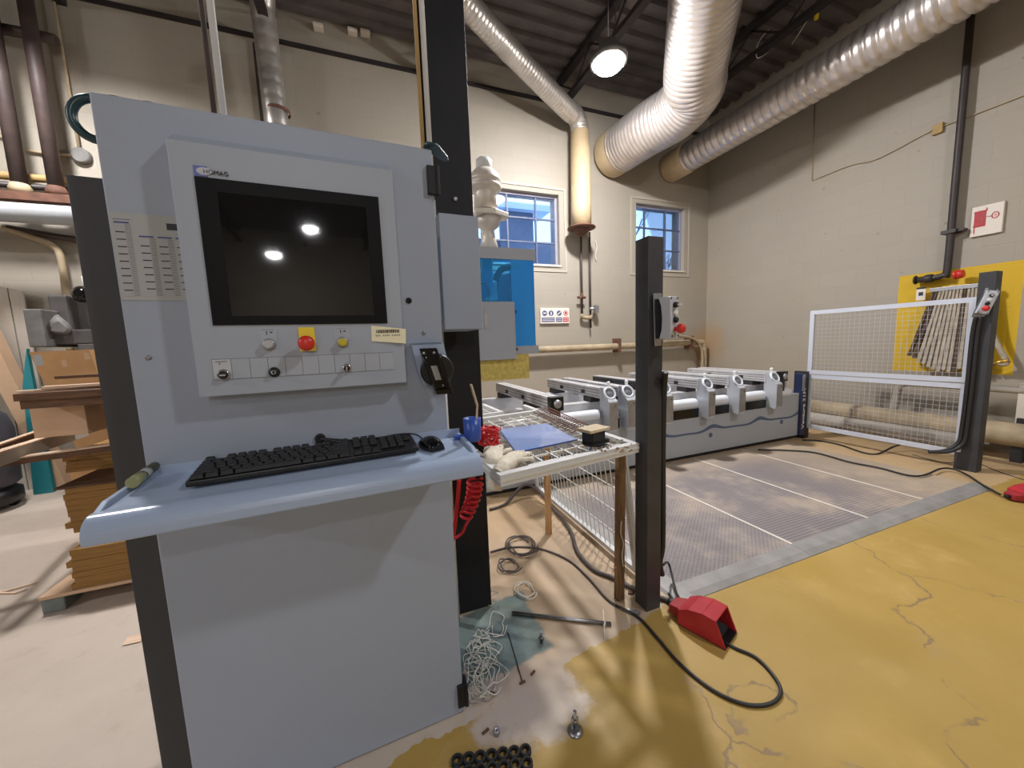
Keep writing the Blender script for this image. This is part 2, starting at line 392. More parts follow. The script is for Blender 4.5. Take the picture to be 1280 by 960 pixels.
def floor_mat():
    m, t, b = new_mat('shop_floor'); p, x, y, z = t.pos()
    n1 = t.noise(p, 1.1, 6, .6); n2 = t.noise(p, 7, 5, .6); n3 = t.noise(p, 45, 3, .6); n4 = t.noise(p, 2.4, 5, .65)
    con = t.mix(t.ss(n1, .3, .7), lin((176, 162, 148)), lin((194, 180, 164)))
    con = t.mix(t.m('MULTIPLY', t.ss(n2, .55, .75), .35), con, lin((150, 130, 106)))
    # sawdust tan to the right of the mats and along the machine
    dust = t.m('MULTIPLY', t.ss(t.m('ADD', x, t.m('MULTIPLY', n4, .5)), 4.55, 4.8), t.ss(y, 1.0, 1.25))
    con = t.mix(t.m('MULTIPLY', dust, .8), con, lin((206, 172, 112)))
    d2 = t.m('MULTIPLY', t.ss(t.m('ADD', y, t.m('MULTIPLY', n4, .5)), 2.3, 2.75), t.m('LESS_THAN', x, 1.3))
    con = t.mix(t.m('MULTIPLY', t.m('MULTIPLY', d2, t.m('GREATER_THAN', x, -.2)), .55), con, lin((176, 136, 84)))
    con = t.mix(t.m('MULTIPLY', t.m('MULTIPLY', t.ss(x, .15, .5), t.ss(y, 1.05, 1.4)), .75), con, lin((178, 150, 114)))
    # yellow paint
    wob = t.m('MULTIPLY', t.m('SUBTRACT', n2, .5), .10)
    edge = t.m('ADD', t.m('ADD', 1.10, t.m('MULTIPLY', x, .155)), wob)
    edge = t.m('MINIMUM', edge, t.m('ADD', 1.29, wob))
    yel = t.m('MULTIPLY', t.m('LESS_THAN', y, edge), t.m('GREATER_THAN', t.m('ADD', x, wob), -.12))
    ex = t.m('DIVIDE', t.m('SUBTRACT', x, .45), .19); ey = t.m('DIVIDE', t.m('SUBTRACT', y, 1.10), .14)
    er = t.m('ADD', t.m('SQRT', t.m('ADD', t.m('MULTIPLY', ex, ex), t.m('MULTIPLY', ey, ey))), t.m('MULTIPLY', t.m('SUBTRACT', n2, .5), 1.4))
    worn = t.ss(er, 1.15, .85)
    yel = t.m('MULTIPLY', yel, t.m('SUBTRACT', 1.0, worn))
    yc = t.mix(t.ss(n1, .3, .72), lin((174, 144, 78)), lin((162, 132, 58)))
    yc = t.mix(t.m('MULTIPLY', t.ss(n4, .52, .72), .38), yc, lin((196, 164, 100)))
    yc = t.mix(t.m('MULTIPLY', t.m('MULTIPLY', t.ss(n3, .60, .68), t.ss(n4, .42, .6)), .7), yc, lin((168, 140, 92)))
    vo = t.n('ShaderNodeTexVoronoi', feature='DISTANCE_TO_EDGE'); vo.inputs['Scale'].default_value = .85
    wp = t.n('ShaderNodeVectorMath', operation='ADD'); nz = t.n('ShaderNodeTexNoise'); nz.inputs['Scale'].default_value = 3.2; nz.inputs['Detail'].default_value = 6
    sc = t.n('ShaderNodeVectorMath', operation='SCALE'); t.put(sc.inputs[0], nz.outputs['Color']); sc.inputs['Scale'].default_value = .42; t.put(nz.inputs['Vector'], p)
    t.put(wp.inputs[0], p); t.put(wp.inputs[1], sc.outputs[0]); t.put(vo.inputs['Vector'], wp.outputs[0])
    crack = t.m('MULTIPLY', t.ss(vo.outputs['Distance'], .0065, .0015), t.ss(n4, .40, .52))
    yc = t.mix(t.m('MULTIPLY', crack, .75), yc, lin((122, 100, 78)))
    wear = t.m('MULTIPLY', t.ss(vo.outputs['Distance'], .06, .0), t.ss(n2, .58, .68))
    yc = t.mix(t.m('MULTIPLY', wear, .35), yc, lin((164, 142, 116)))
    col = t.mix(yel, con, yc)
    # teal paint left round the column's foot
    tx = t.m('ABSOLUTE', t.m('SUBTRACT', x, .42)); ty = t.m('ABSOLUTE', t.m('SUBTRACT', t.m('SUBTRACT', y, t.m('MULTIPLY', x, .12)), 1.40))
    tm = t.m('MAXIMUM', t.m('DIVIDE', tx, .215), t.m('DIVIDE', ty, .19))
    tm = t.ss(t.m('ADD', tm, t.m('MULTIPLY', t.m('SUBTRACT', n2, .5), .5)), 1.03, .93)
    tc = t.mix(t.ss(n2, .4, .65), lin((104, 126, 122)), lin((86, 104, 102)))
    tc = t.mix(t.m('MULTIPLY', t.ss(n3, .6, .7), .6), tc, lin((96, 78, 66)))
    col = t.mix(t.m('MULTIPLY', tm, .92), col, tc)
    t.put(b.inputs['Base Color'], col)
    t.put(b.inputs['Roughness'], t.m('ADD', .40, t.m('MULTIPLY', n2, .3)))
    t.put(b.inputs['Normal'], t.bump(t.m('SUBTRACT', t.m('ADD', n3, t.m('MULTIPLY', n2, .6)), t.m('MULTIPLY', crack, 1.2)), .22, .004))
floor_mat()
mat('deck_metal', (104, 97, 96), .65, .2, var=.2, vscale=3)

struct('floor', MB().box(XL-.3, XR+.3, YF-.3, YB+.3, -.2, 0), 'shop_floor', loc=(0, 0, 0))
W1 = (1.50, 2.85, 2.485, 3.545); W2 = (4.315, 5.385, 2.485, 3.572)
wb = MB(); xs = [XL-.3, W1[0], W1[1], W2[0], W2[1], XR+.3]; zt = ZC+.15
for i in range(5):
    if i in (1, 3):
        w = W1 if i == 1 else W2
        wb.box(xs[i], xs[i+1], YB, YB+.3, 0, w[2]); wb.box(xs[i], xs[i+1], YB, YB+.3, w[3], zt)
    else: wb.box(xs[i], xs[i+1], YB, YB+.3, 0, zt)
struct('wall_back', wb, 'block_wall_back', loc=(0, YB, 0))
struct('wall_right', MB().box(XR, XR+.3, YF-.3, YB, 0, zt), 'block_wall_side', loc=(XR, 0, 0))
struct('wall_left', MB().box(XL-.3, XL, YF-.3, YB, 0, zt), 'block_wall_plain', loc=(XL, 0, 0))
struct('wall_front', MB().box(XL, XR, YF-.3, YF, 0, zt), 'block_wall_back', loc=(0, YF, 0))
dk = []; y = YF-.3; k = 0
while y < YB+.3:
    dk += [(y, 0), (y+.09, 0), (y+.11, .05), (y+.20, .05)]; y += .22
cm = MB()
cm.prism([V((XL-.3, a, ZC+b)) for a, b in dk] + [V((XL-.3, dk[-1][0], ZC+.2)), V((XL-.3, dk[0][0], ZC+.2))], (XR-XL+.6, 0, 0))
struct('ceiling', cm, 'deck_metal')
# open-web roof joists run from front to back
for i, x in enumerate((-6.2, -4.4, -2.6, -.8, 1.0, 2.9, 4.75)):
    j = MB(); j.box(x-.05, x+.05, YF, YB, ZC-.07, ZC); j.box(x-.045, x+.045, YF, YB, ZC-.42, ZC-.36)
    yy = YF; s = 0
    while yy < YB-.4:
        j.tube([(x, yy, ZC-.07 if s % 2 else ZC-.38), (x, yy+.4, ZC-.38 if s % 2 else ZC-.07)], .012, 6); yy += .4; s += 1
    struct('trim_%d' % (i+10), j, 'steel_joist')
struct('trim_1', MB().box(XL, XR, YB-.04, YB, 4.83, 4.865), 'steel_joist')

def window(n, w, xm, zm):
    x0, x1, z0, z1 = w; yg = YB+.10
    fr = MB(); fr.frame((x0, yg, z0), (x1-x0, 0, 0), (0, 0, z1-z0), .035, .05)
    o = struct('window_%d' % n, fr, 'window_frame', loc=((x0+x1)/2, yg, z0))
    mu = MB()
    for x in xm: mu.box(x-.011, x+.011, yg-.018, yg+.018, z0+.03, z1-.03)
    for z in zm: mu.box(x0+.03, x1-.03, yg-.016, yg+.016, z-.011, z+.011)
    mu.build('muntin', 'muntin', o)
    MB().box(x0+.03, x1-.03, yg-.003, yg+.003, z0+.03, z1-.03).build('pane', 'window_glass', o)
    MB().box(x0-.01, x1+.01, YB-.02, yg-.03, z0-.02, z0+.004).build('sill', 'trim_cream', o)
    t = MB(); t.frame((x0-.12, YB-.004, z0-.10), (x1-x0+.24, 0, 0), (0, 0, z1-z0+.20), .035, .016)
    struct('trim_%d' % (n+1), t, 'wall_trim')
g = lambda x: at_y(x, 280, YB+.1).x
window(1, W1, [1.62, g(634), g(669.5)], [2.84, 3.19])
window(2, W2, [g(805), g(830.7)], [2.85, 3.21])
# what the panes look out on
nb = MB(); nb.box(-3, 4.7, 9.0, 9.4, -.3, 3.9)
nb.box(-3, 4.7, 8.95, 9.0, 3.1, 3.2)
o = tag(nb.build('neighbouring_building', 'outside_wall'), 'grey wall of the building seen outside the wide shaded window', 'building')
MB().box(3.2, 4.1, 8.9, 9.0, 3.35, 4.6).build('gable', 'outside_wall', o); MB().box(2.9, 4.5, 8.7, 9.5, 4.6, 4.75).build('roof_snow', 'snow', o)
def tree(x, y, h, sd, label):
    rnd = random.Random(sd); b = MB()
    def br(p, d, l, r, k):
        q = p + d*l; b.tube([p, p+d*l*.5+V((rnd.uniform(-1, 1), rnd.uniform(-1, 1), 0))*l*.05, q], [r, r*.85, r*.65], 5)
        if k == 0: return
        for _ in range(3 if k > 1 else 4):
            e = (d + V((rnd.uniform(-.75, .75), rnd.uniform(-.75, .75), rnd.uniform(-.1, .6)))).normalized(); br(q, e, l*rnd.uniform(.55, .8), r*.6, k-1)
    br(V((x, y, -.3)), V((0, 0, 1)), h, .11, 3)
    tag(b.build('bare_tree', 'bark', loc=(x, y, -.3)), label, 'tree', 'bare trees outside the small window')
tree(13.2, 14.6, 2.2, 3, 'bare leafless tree right of middle outside the small bright window')
tree(11.2, 13.4, 2.6, 8, 'bare leafless tree left of middle outside the small bright window')
sg = MB().box(-20, 40, YB+.35, 60, -.5, -.3); tag(sg.build('snowy_ground', 'snow', loc=(10, 30, -.3)), 'snow covered ground outside beyond the windows', 'snow', kind='structure')

# ------------------------------------------------------------------ high bay lamps
def lamp(x, y, z, label, lens, skirt=False):
    t = thing('high_bay_lamp', label, 'lamp', (x, y, z), group='round high bay lamps under the ceiling')
    MB().lathe([(.16, .015), (.19, .02), (.195, .06), (.12, .10), (.10, .20), (.03, .22)], (0, 0, 0)).build('housing', 'lamp_housing', t, local=True)
    MB().lathe([(.001, -.065), (.07, -.055), (.125, -.028), (.15, .006), (.15, .02)], (0, 0, 0), caps=False).build('lens', lens, t, local=True)
    if skirt: MB().lathe([(.195, .05), (.205, -.02), (.215, -.075), (.209, -.075), (.199, -.02), (.19, .05)], (0, 0, 0), caps=False).build('reflector', 'lamp_housing', t, local=True)
    MB().tube([(0, 0, .21), (0, 0, ZC-z+.01)], .006, 6).build('hanger', 'steel', t, local=True)
    MB().tube(smooth_path([(0, .02, .2), (.12, .03, .45), (.05, .02, .75), (.10, 0, ZC-z)], 5), .004, 6).build('lead', 'cable_black', t, local=True)
LL = ['bright round high bay lamp hanging left of the big ribbed ducts', 'round high bay lamp over the yellow floor behind the viewpoint', 'round high bay lamp above the stacked boards at the left',
      'lower round high bay lamp mirrored in the dark console screen', 'upper round high bay lamp mirrored in the dark console screen', 'dimmer round high bay lamp behind the viewpoint facing the console', 'round high bay lamp furthest to the left']
for i, ((p, e), l) in enumerate(zip(LAMPS, LL)): lamp(*p, l, 'lamp_lens_%d' % i, i == 2)

# ------------------------------------------------------------------ operator console (local frame: x along its face, -y towards the operator)
CO = V((.209, 1.164, 0)); CA = math.radians(2.2)
ca_x = V((math.cos(CA), math.sin(CA), 0)); ca_y = V((-math.sin(CA), math.cos(CA), 0))
def con_world(p): return CO + ca_x*p[0] + ca_y*p[1] + V((0, 0, p[2]))
con = thing('operator_console', 'tall pale grey machine control cabinet with a dark screen and a keyboard shelf', 'control cabinet', CO, CA)
def cb(mb, name, m, par=None, **k): return mb.build(name, m, par or con, local=True, **k)
cb(MB().box(-.735, -.03, .022, .36, .04, 1.86), 'body', 'cabinet_paint')
door = cb(MB().box(-.752, 0, 0, .022, .004, 1.886), 'door', 'cabinet_paint', bevel=.003)
cb(MB().box(-.835, -.74, .05, .20, 0, 1.722), 'side_post', 'graphite', bevel=.002)
for z in (1.795, .073):
    h = MB().box(-.020, .012, -.012, .012, z-.041, z+.041); h.box(.006, .016, -.016, .03, z-.043, z+.043)
    cb(h, 'hinge', 'black_plastic', bevel=.002)
# monitor panel with a sloped top
pt = [(0, 1.822), (-.05, 1.788), (-.05, 1.197), (0, 1.197)]
pan = cb(MB().prism([V((-.613, y, z)) for y, z in pt], (.489, 0, 0)), 'monitor_panel', 'panel_paint', bevel=.002)
cb(MB().box(-.568, -.166, -.053, -.048, 1.370, 1.712), 'bezel', 'bezel', pan)
cb(MB().box(-.528, -.200, -.0535, -.051, 1.392, 1.682), 'screen', 'screen_glass', pan, bevel=.0005)
cb(MB().box(-.568, -.542, -.0515, -.05, 1.714, 1.737), 'emblem', 'logo_blue', pan)
em = cb(MB().prism([V((-.548+.013*math.cos(i*PI/8)*(1.15), -.0518, 1.7255+.0085*math.sin(i*PI/8))) for i in range(16)], (0, -.0006, 0)), 'emblem_oval', 'plate_grey', pan)
text('lettering', 'HOMAG', .0135, 'ink_dark', pan, (-.550, -.0522, 1.7205), (1, 0, 0), (0, 0, 1), width=.048, local=True)
# operating row: eleven small plates
for i in range(11):
    x0 = -.580 + i*.0385
    cb(MB().box(x0+.0006, x0+.0379, -.0512, -.05, 1.238, 1.287), 'blank_plate', 'legend_grey', pan, bevel=.0004)
cb(MB().box(-.580, -.157, -.0505, -.05, 1.2365, 1.2885), 'plate_rail', 'line_grey', pan)
def push_button(x, z, m, ring, r=.011, h=.016, cap_r=None, name='push_button'):
    b = cb(MB().lathe([(r+.004, 0), (r+.004, .006), (r+.001, .010)], (x, -.05, z), (0, -1, 0), 20), name, ring, pan)
    cb(MB().lathe([(r, .004), (r, h), (r*.7, h+.002)], (x, -.05, z), (0, -1, 0), 20), 'button_cap', m, b)
    return b
for x, z in ((-.457, 1.327), (-.286, 1.327)):
    lp = cb(MB().box(x-.0185, x+.0185, -.0512, -.05, z-.018, z+.034), 'legend_plate', 'legend_grey', pan)
    cb(MB().box(x-.014, x+.014, -.0516, -.051, z+.030, z+.0305).box(x-.004, x-.002, -.0516, -.051, z+.018, z+.027).box(x+.004, x+.010, -.0516, -.051, z+.022, z+.025), 'legend_mark', 'ink_dark', lp)
push_button(-.457, 1.320, 'button_grey', 'zinc'); push_button(-.286, 1.320, 'button_yellow', 'zinc')
es = cb(MB().box(-.389, -.352, -.053, -.05, 1.300, 1.362), 'emergency_stop', 'yellow_plastic', pan, bevel=.0005)
cb(MB().lathe([(.010, 0), (.010, .022), (.0185, .026), (.0195, .034), (.015, .042), (.004, .044)], (-.370, -.052, 1.320), (0, -1, 0), 24), 'stop_button', 'red_plastic', es)
lp = cb(MB().box(-.5785, -.5425, -.0518, -.051, 1.240, 1.2865), 'legend_plate', 'plate_grey', pan)
cb(MB().box(-.573, -.549, -.0522, -.0517, 1.281, 1.2825).box(-.566, -.563, -.0522, -.0517, 1.275, 1.278), 'legend_mark', 'ink_dark', lp)
b = push_button(-.558, 1.249, 'black_plastic', 'chrome', .0105, .012)
cb(MB().box(-.564, -.552, -.0670, -.0625, 1.2475, 1.2505), 'button_mark', 'plate_grey', b)
b = push_button(-.452, 1.249, 'black_plastic', 'black_plastic', .009, .012, name='socket')
cb(MB().lathe([(.0055, .010), (.0055, .0155), (.0035, .0155), (.0035, .012)], (-.452, -.05, 1.249), (0, -1, 0), 16, False), 'socket_ring', 'chrome', b)
b = push_button(-.281, 1.249, 'black_plastic', 'chrome', .0085, .014, name='key_switch')
cb(MB().box(-.2825, -.2795, -.083, -.062, 1.243, 1.255), 'key_slot', 'chrome', b)
# barcode sticker curling off the panel
st = cb(MB().hexa([V(p) for p in ((-.212, -.0508, 1.321), (-.120, -.058, 1.311), (-.118, -.058, 1.353), (-.210, -.0508, 1.364), (-.212, -.0514, 1.321), (-.120, -.0588, 1.311), (-.118, -.0588, 1.353), (-.210, -.0514, 1.364))]), 'barcode_sticker', 'cream_label', pan)
bc = MB(); rr = random.Random(4); x = -.198
while x < -.136:
    w = rr.choice((.0008, .0012, .002, .0026)); yy = -.0516 - (x+.212)/.092*.0075
    bc.box(x, x+w, yy-.0006, yy, 1.343, 1.352); x += w + rr.choice((.0008, .0014, .002))
cb(bc, 'barcode', 'ink_dark', st)
dg = MB(); x = -.200
for k in range(14):
    yy = -.0516 - (x+.212)/.092*.0075
    if k not in (3, 8): dg.box(x, x+.0026, yy-.0006, yy, 1.334, 1.338)
    x += .0048
cb(dg, 'number_row', 'ink_grey', st)
# paper with tables on the left of the face
pa = cb(MB().box(-.748, -.60, -.0012, 0, 1.434, 1.632), 'notice_sheet', 'label_paper')
c1, c2, c3, c4 = MB(), MB(), MB(), MB()
for k, (x, z1) in enumerate(((-.742, 1.612), (-.701, 1.583), (-.667, 1.583), (-.634, 1.583))):
    c1.box(x, x+.026, -.0018, -.0011, z1-.003, z1)
    c2.box(x+.001, x+.018, -.0018, -.0011, 1.443, z1-.004)
    z = z1-.022
    while z > 1.446: c3.box(x+.001, x+.017, -.0022, -.0016, z-.0022, z); z -= .0165
    z = z1-.006
    while z > 1.444: c4.box(x+.0195, x+.0285, -.0018, -.0011, z-.0012, z); z -= .0042
c1.box(-.744, -.712, -.0018, -.0011, 1.617, 1.6178)
merge([pa, cb(c1, 'heading', 'ink_blue', pa), cb(c2, 'column', 'ink_mid', pa), cb(c3, 'row', 'ink_dark', pa), cb(c4, 'lines', 'ink_grey', pa), cb(MB().box(-.648, -.60, -.0018, -.0011, 1.600, 1.615), 'badge', 'ink_dark', pa)])
# lock hole, screws, grommet
cb(MB().lathe([(.009, 0), (.009, .003), (.005, .004)], (-.096, 0, 1.44), (0, -1, 0), 20), 'lock', 'glossy_black')
for x, z in ((-.716, 1.298), (-.057, 1.342)): cb(MB().lathe([(.006, 0), (.006, .002), (.003, .003)], (x, 0, z), (0, -1, 0), 14), 'screw', 'steel')
cb(MB().lathe([(.014, 0), (.014, .005), (.008, .008), (.004, .004)], (-.368, 0, 1.051), (0, -1, 0), 20), 'cable_grommet', 'rubber')
# side terminal box and lifting lugs
cb(MB().box(.055, .205, .20, .42, 1.36, 1.777), 'terminal_box', 'cabinet_paint', bevel=.003)
cb(MB().box(-.02, .10, .24, .34, 1.4, 1.7), 'terminal_neck', 'cabinet_paint')
for cx, cy, rx, ry, tw in ((-.757, .03, .042, .045, 0),):
    pts = [(cx - rx*math.sin(a), cy, 1.842 + ry*math.cos(a)) for a in [PI*i/12 for i in range(13)]]
    cb(MB().tube([(cx+.04, cy, 1.886)]+pts+[(cx+.04, cy, 1.797)], .0095, 10), 'lifting_lug', 'teal_plastic')
for x in (-.715, -.655): cb(MB().tube(smooth_path([(x-.018, .015, 1.882), (x-.008, .015, 1.889), (x+.01, .015, 1.888), (x+.02, .015, 1.882)], 4), .004, 8), 'top_bolt', 'teal_plastic')
lg = MB()
lg.prism([V((x, y, 1.892)) for x, y in [(-.024, .0), (-.012, -.012), (.012, -.012), (.028, .004), (.062, .052), (.068, .066), (.060, .074), (.046, .070), (-.008, .03), (-.022, .016)]], (0, 0, .010))
cb(lg, 'lifting_plate', 'teal_plastic', bevel=.003)
# shelf for the keyboard
pr = [(.0, 1.030), (-.003, 1.030), (-.006, 1.006), (-.185, .998)] + [(-.205-.036*math.sin(a), .9625+.036*math.cos(a)) for a in [PI/2*i/9 for i in range(10)]] + [(-.241, .950), (-.236, .946), (-.226, .947), (-.226, .966), (-.215, .982), (0, .986)]
tr = cb(MB().prism([V((-.757, y, z)) for y, z in pr], (.795, 0, 0)), 'keyboard_shelf', 'tray_paint', bevel=.004)
for x in (-.757, .026):
    cb(MB().prism([V((x, y, z)) for y, z in ((.01, .985), (.01, 1.016), (-.165, 1.010), (-.195, .998), (-.22, .975))], (.012, 0, 0)), 'shelf_rim', 'tray_paint', tr, bevel=.002)
for x in (-.70, -.03): cb(MB().prism([V((x, y, z)) for y, z in ((0, .985), (-.18, .982), (-.02, .90), (0, .90))], (.012, 0, 0)), 'shelf_bracket', 'tray_paint', tr)
# cradle for a handheld remote
br = MB().prism([V((x, y, z)) for x, y, z in ((-.102, -.028, 1.312), (-.005, -.028, 1.312), (.012, -.028, 1.225), (-.072, -.028, 1.180), (-.086, -.028, 1.225))], (0, .003, 0))
br.box(-.10, -.01, -.028, .0, 1.306, 1.312)
cr = cb(br, 'cradle_bracket', 'tray_paint')
cb(MB().lathe([(.050, 0), (.051, .006), (.046, .012)], (-.030, -.031, 1.227), (0, -1, 0), 30), 'cradle_disc', 'black_plastic', cr)
cbk = MB()
def skew(x0, x1, z0, z1, y0, y1, s=-.28):
    f = lambda x, z: x - (z-1.225)*(-s)*-1*-1
    return [V((x0 + (1.225-z0)*.28, y0, z0)), V((x1 + (1.225-z0)*.28, y0, z0)), V((x1 + (1.225-z0)*.28, y1, z0)), V((x0 + (1.225-z0)*.28, y1, z0)),
            V((x0 + (1.225-z1)*.28, y0, z1)), V((x1 + (1.225-z1)*.28, y0, z1)), V((x1 + (1.225-z1)*.28, y1, z1)), V((x0 + (1.225-z1)*.28, y1, z1))]
cbk.hexa(skew(-.062, -.010, 1.155, 1.295, -.052, -.042)); cbk.hexa(skew(-.062, -.052, 1.155, 1.270, -.070, -.050)); cbk.hexa(skew(-.020, -.010, 1.155, 1.270, -.070, -.050)); cbk.hexa(skew(-.062, -.010, 1.155, 1.172, -.072, -.050))
cb(cbk, 'cradle_holder', 'glossy_black', cr, bevel=.003)
cb(MB().hexa(skew(-.047, -.029, 1.198, 1.242, -.0535, -.0515)), 'cradle_label', 'label_paper', cr)
for x, z in ((-.070, 1.281), (-.040, 1.281), (-.018, 1.180)): cb(MB().lathe([(.004, 0), (.004, .003), (.002, .004)], (x, -.052, z), (0, -1, 0), 12), 'cradle_screw', 'zinc', cr)

# keyboard
KP = con_world((-.373, -.0655, 1.0075)); KA = CA + math.radians(2.6)
kb = thing('keyboard', 'black computer keyboard lying on the pale cabinet shelf', 'keyboard', KP, KA)
kbase = MB().hexa([V(p) for p in ((-.258, -.070, -.001), (.258, -.070, -.001), (.258, .070, -.001), (-.258, .070, -.001), (-.258, -.070, .012), (.258, -.070, .012), (.256, .066, .026), (-.256, .066, .026))])
kbase.build('base', 'black_plastic', kb, local=True, bevel=.003)
def key_mesh(w):
    d, h = .0185, .010
    m = MB(); m.hexa([V(p) for p in ((-w/2, -d/2, 0), (w/2, -d/2, 0), (w/2, d/2, 0), (-w/2, d/2, 0), (-w/2+.0025, -d/2+.002, h), (w/2-.0025, -d/2+.002, h), (w/2-.0025, d/2-.003, h*1.05), (-w/2+.0025, d/2-.003, h*1.05))])
    return m
protos = {}
def put_key(x, y, w):
    k = round(w, 4)
    if k not in protos:
        o = key_mesh(w).build('key', 'key_plastic', kb, local=True, bevel=.0012); protos[k] = o
    else:
        o = protos[k].copy(); COL.objects.link(o); o.parent = kb
    o.location = (x, y, .012 + (y+.070)*.1); ORG[o.name] = KP
P = .0222; G = .0014
rows = [(.053, [(1, 0)]+[(1, 2+i+(i//4)*.5) for i in range(12)]),
        (.026, [(1, i) for i in range(13)]+[(2, 13)]),
        (.0055, [(1.5, 0)]+[(1, 1.5+i) for i in range(12)]+[(1.5, 13.5)]),
        (-.015, [(1.75, 0)]+[(1, 1.75+i) for i in range(11)]+[(2.25, 12.75)]),
        (-.0355, [(2.25, 0)]+[(1, 2.25+i) for i in range(10)]+[(2.75, 12.25)]),
        (-.056, [(1.25, 0), (1.25, 1.25), (1.25, 2.5), (6.25, 3.75), (1.25, 10), (1.25, 11.25), (1.25, 12.5), (1.25, 13.75)])]
for y, r in rows:
    for w, s in r: put_key(-.252 + (s+w/2)*P, y, w*P-G)
for y, xs_ in ((.053, (0, 1, 2)), (.026, (0, 1, 2)), (.0055, (0, 1, 2)), (-.0355, (1,)), (-.056, (0, 1, 2))):
    for i in xs_: put_key(-.252 + (15.35+i+.5)*P, y, P-G)
for y, n in ((.026, 3), (.0055, 4), (-.015, 3), (-.0355, 3)):
    for i in range(n): put_key(-.252 + (18.65+i+.5)*P*.98+.006, y, P-G)
cable('keyboard_cable', [con_world(p) for p in ((-.368, -.006, 1.051), (-.34, -.022, 1.046), (-.29, -.012, 1.026), (-.24, -.006, 1.024), (-.215, .0+-.006, 1.030))], .0032, 'cable_black', 'short black cable from the round grommet to the keyboard', 'cable')
# mouse
MP = con_world((-.072, -.085, 1.0015))
mo = thing('computer_mouse', 'glossy black computer mouse right of the keyboard', 'mouse', MP, CA+.25)
mb_ = MB(); rs = []
for i in range(9):
    t = -1+2*i/8; hh = .034*math.sqrt(max(.06, 1-(t*.92)**2))*(1 - .12*t); ww = .029*(1-.28*t*t)
    rs.append([V((ww*math.cos(a), t*.050, .002+hh*max(0, math.sin(a))**.8 if math.sin(a) > 0 else .0005)) for a in [2*PI*k/16 for k in range(16)]])
mb_.rings(rs); mb_.build('body', 'glossy_black', mo, local=True)
MB().cyl((-.004, -.032, .026), (.004, -.032, .026), .009).build('scroll_wheel', 'rubber', mo, local=True)
MB().box(-.0006, .0006, -.050, -.012, .012, .0335).build('button_gap', 'key_plastic', mo, local=True)
cable('mouse_cable', [con_world(p) for p in ((-.085, -.036, 1.016), (-.105, -.012, 1.030), (-.15, -.007, 1.036), (-.21, -.010, 1.034), (-.28, -.010, 1.036), (-.345, -.016, 1.05), (-.362, -.008, 1.053))], .0022, 'cable_black', 'thin black mouse cable along the back of the shelf', 'cable')
# marker pen on the left rim
a, b_ = con_world((-.733, -.105, 1.024)), con_world((-.735, .004, 1.031))
mk = thing('marker_pen', 'fat dark green marker with a pale band on the left rim of the shelf', 'marker', (a+b_)/2-V((0, 0, .011)))
d = (b_-a)
MB().cyl(a, a+d*.34, .0125).build('cap', 'marker_cap', mk); MB().lathe([(.0105, 0), (.0105, d.length*.66), (.007, d.length*.7)], a+d*.34, d).build('barrel', 'marker_green', mk)
MB().cyl(a+d*.42, a+d*.62, .0112).build('band', 'label_paper', mk)

# blue holder hooked over the right end of the shelf
hp = con_world((.062, -.045, .985))
bh = thing('blue_holder', 'small blue plastic pot clamped on the right end of the cabinet shelf', 'holder', hp, CA)
MB().lathe([(.024, 0), (.027, .004), (.030, .074), (.026, .074), (.022, .010), (.0, .010)], (.008, 0, .008), (0, 0, 1), 8).build('pot', 'blue_plastic', bh, local=True)
MB().box(-.052, -.014, -.012, .012, .024, .032).box(-.052, -.044, -.012, .012, .016, .03).build('clip', 'blue_plastic', bh, local=True, bevel=.002)
tb = con_world((.080, -.045, 1.0))
sk = thing('scraper_stick', 'pale stick with a flat bent head standing in the blue pot', 'tool', tb)
p0 = tb; p1 = con_world((.090, -.045, 1.105)); p2 = con_world((.072, -.045, 1.176))
MB().beam(p0, p1, .006, .005).build('shaft', 'plywood_top', sk); MB().beam(p1, p2, .016, .006).build('head', 'plywood_top', sk, bevel=.002)

# ------------------------------------------------------------------ black steel column and the conduits beside it
sc_ = thing('steel_column', 'thick black steel column rising to the ceiling behind the console', 'column', (.375, 1.72, 0), kind='thing')
c = MB(); c.box(.289, .463, 1.634, 1.648, 0, ZC); c.box(.289, .463, 1.80, 1.814, 0, ZC); c.box(.368, .382, 1.648, 1.80, 0, ZC)
c.build('shaft', 'black_steel', sc_, bevel=.003)
MB().lathe([(.011, 0), (.011, .007), (.005, .009)], at_y(569, 249, 1.634), (0, -1, 0), 6).build('bolt', 'zinc', sc_)
for px_, pb, nm in (((524, 0), (537, 182), 'pale conduit standing against the left side of the black column'), ((265, 0), (279, 143), 'pale conduit rising behind the left half of the console')):
    q = at_y(*pb, 1.58); q.z = 1.5
    t = thing('conduit', nm, 'pipe', (q.x, q.y, 0), group='vertical conduits above the console')
    MB().cyl((q.x, q.y, 1.5), (q.x, q.y, ZC), .011, n=10).build('tube', 'frame_white', t)
    MB().cyl((q.x-.026, q.y+.004, 1.5), (q.x-.026, q.y+.004, ZC), .008, n=8).build('wire_sleeve', 'yellow_pipe' if pb[0] > 400 else 'brown_pipe', t)
    MB().cyl((q.x, q.y, 0), (q.x, q.y, 1.5), .014, n=8).build('lower_tube', 'frame_white', t)

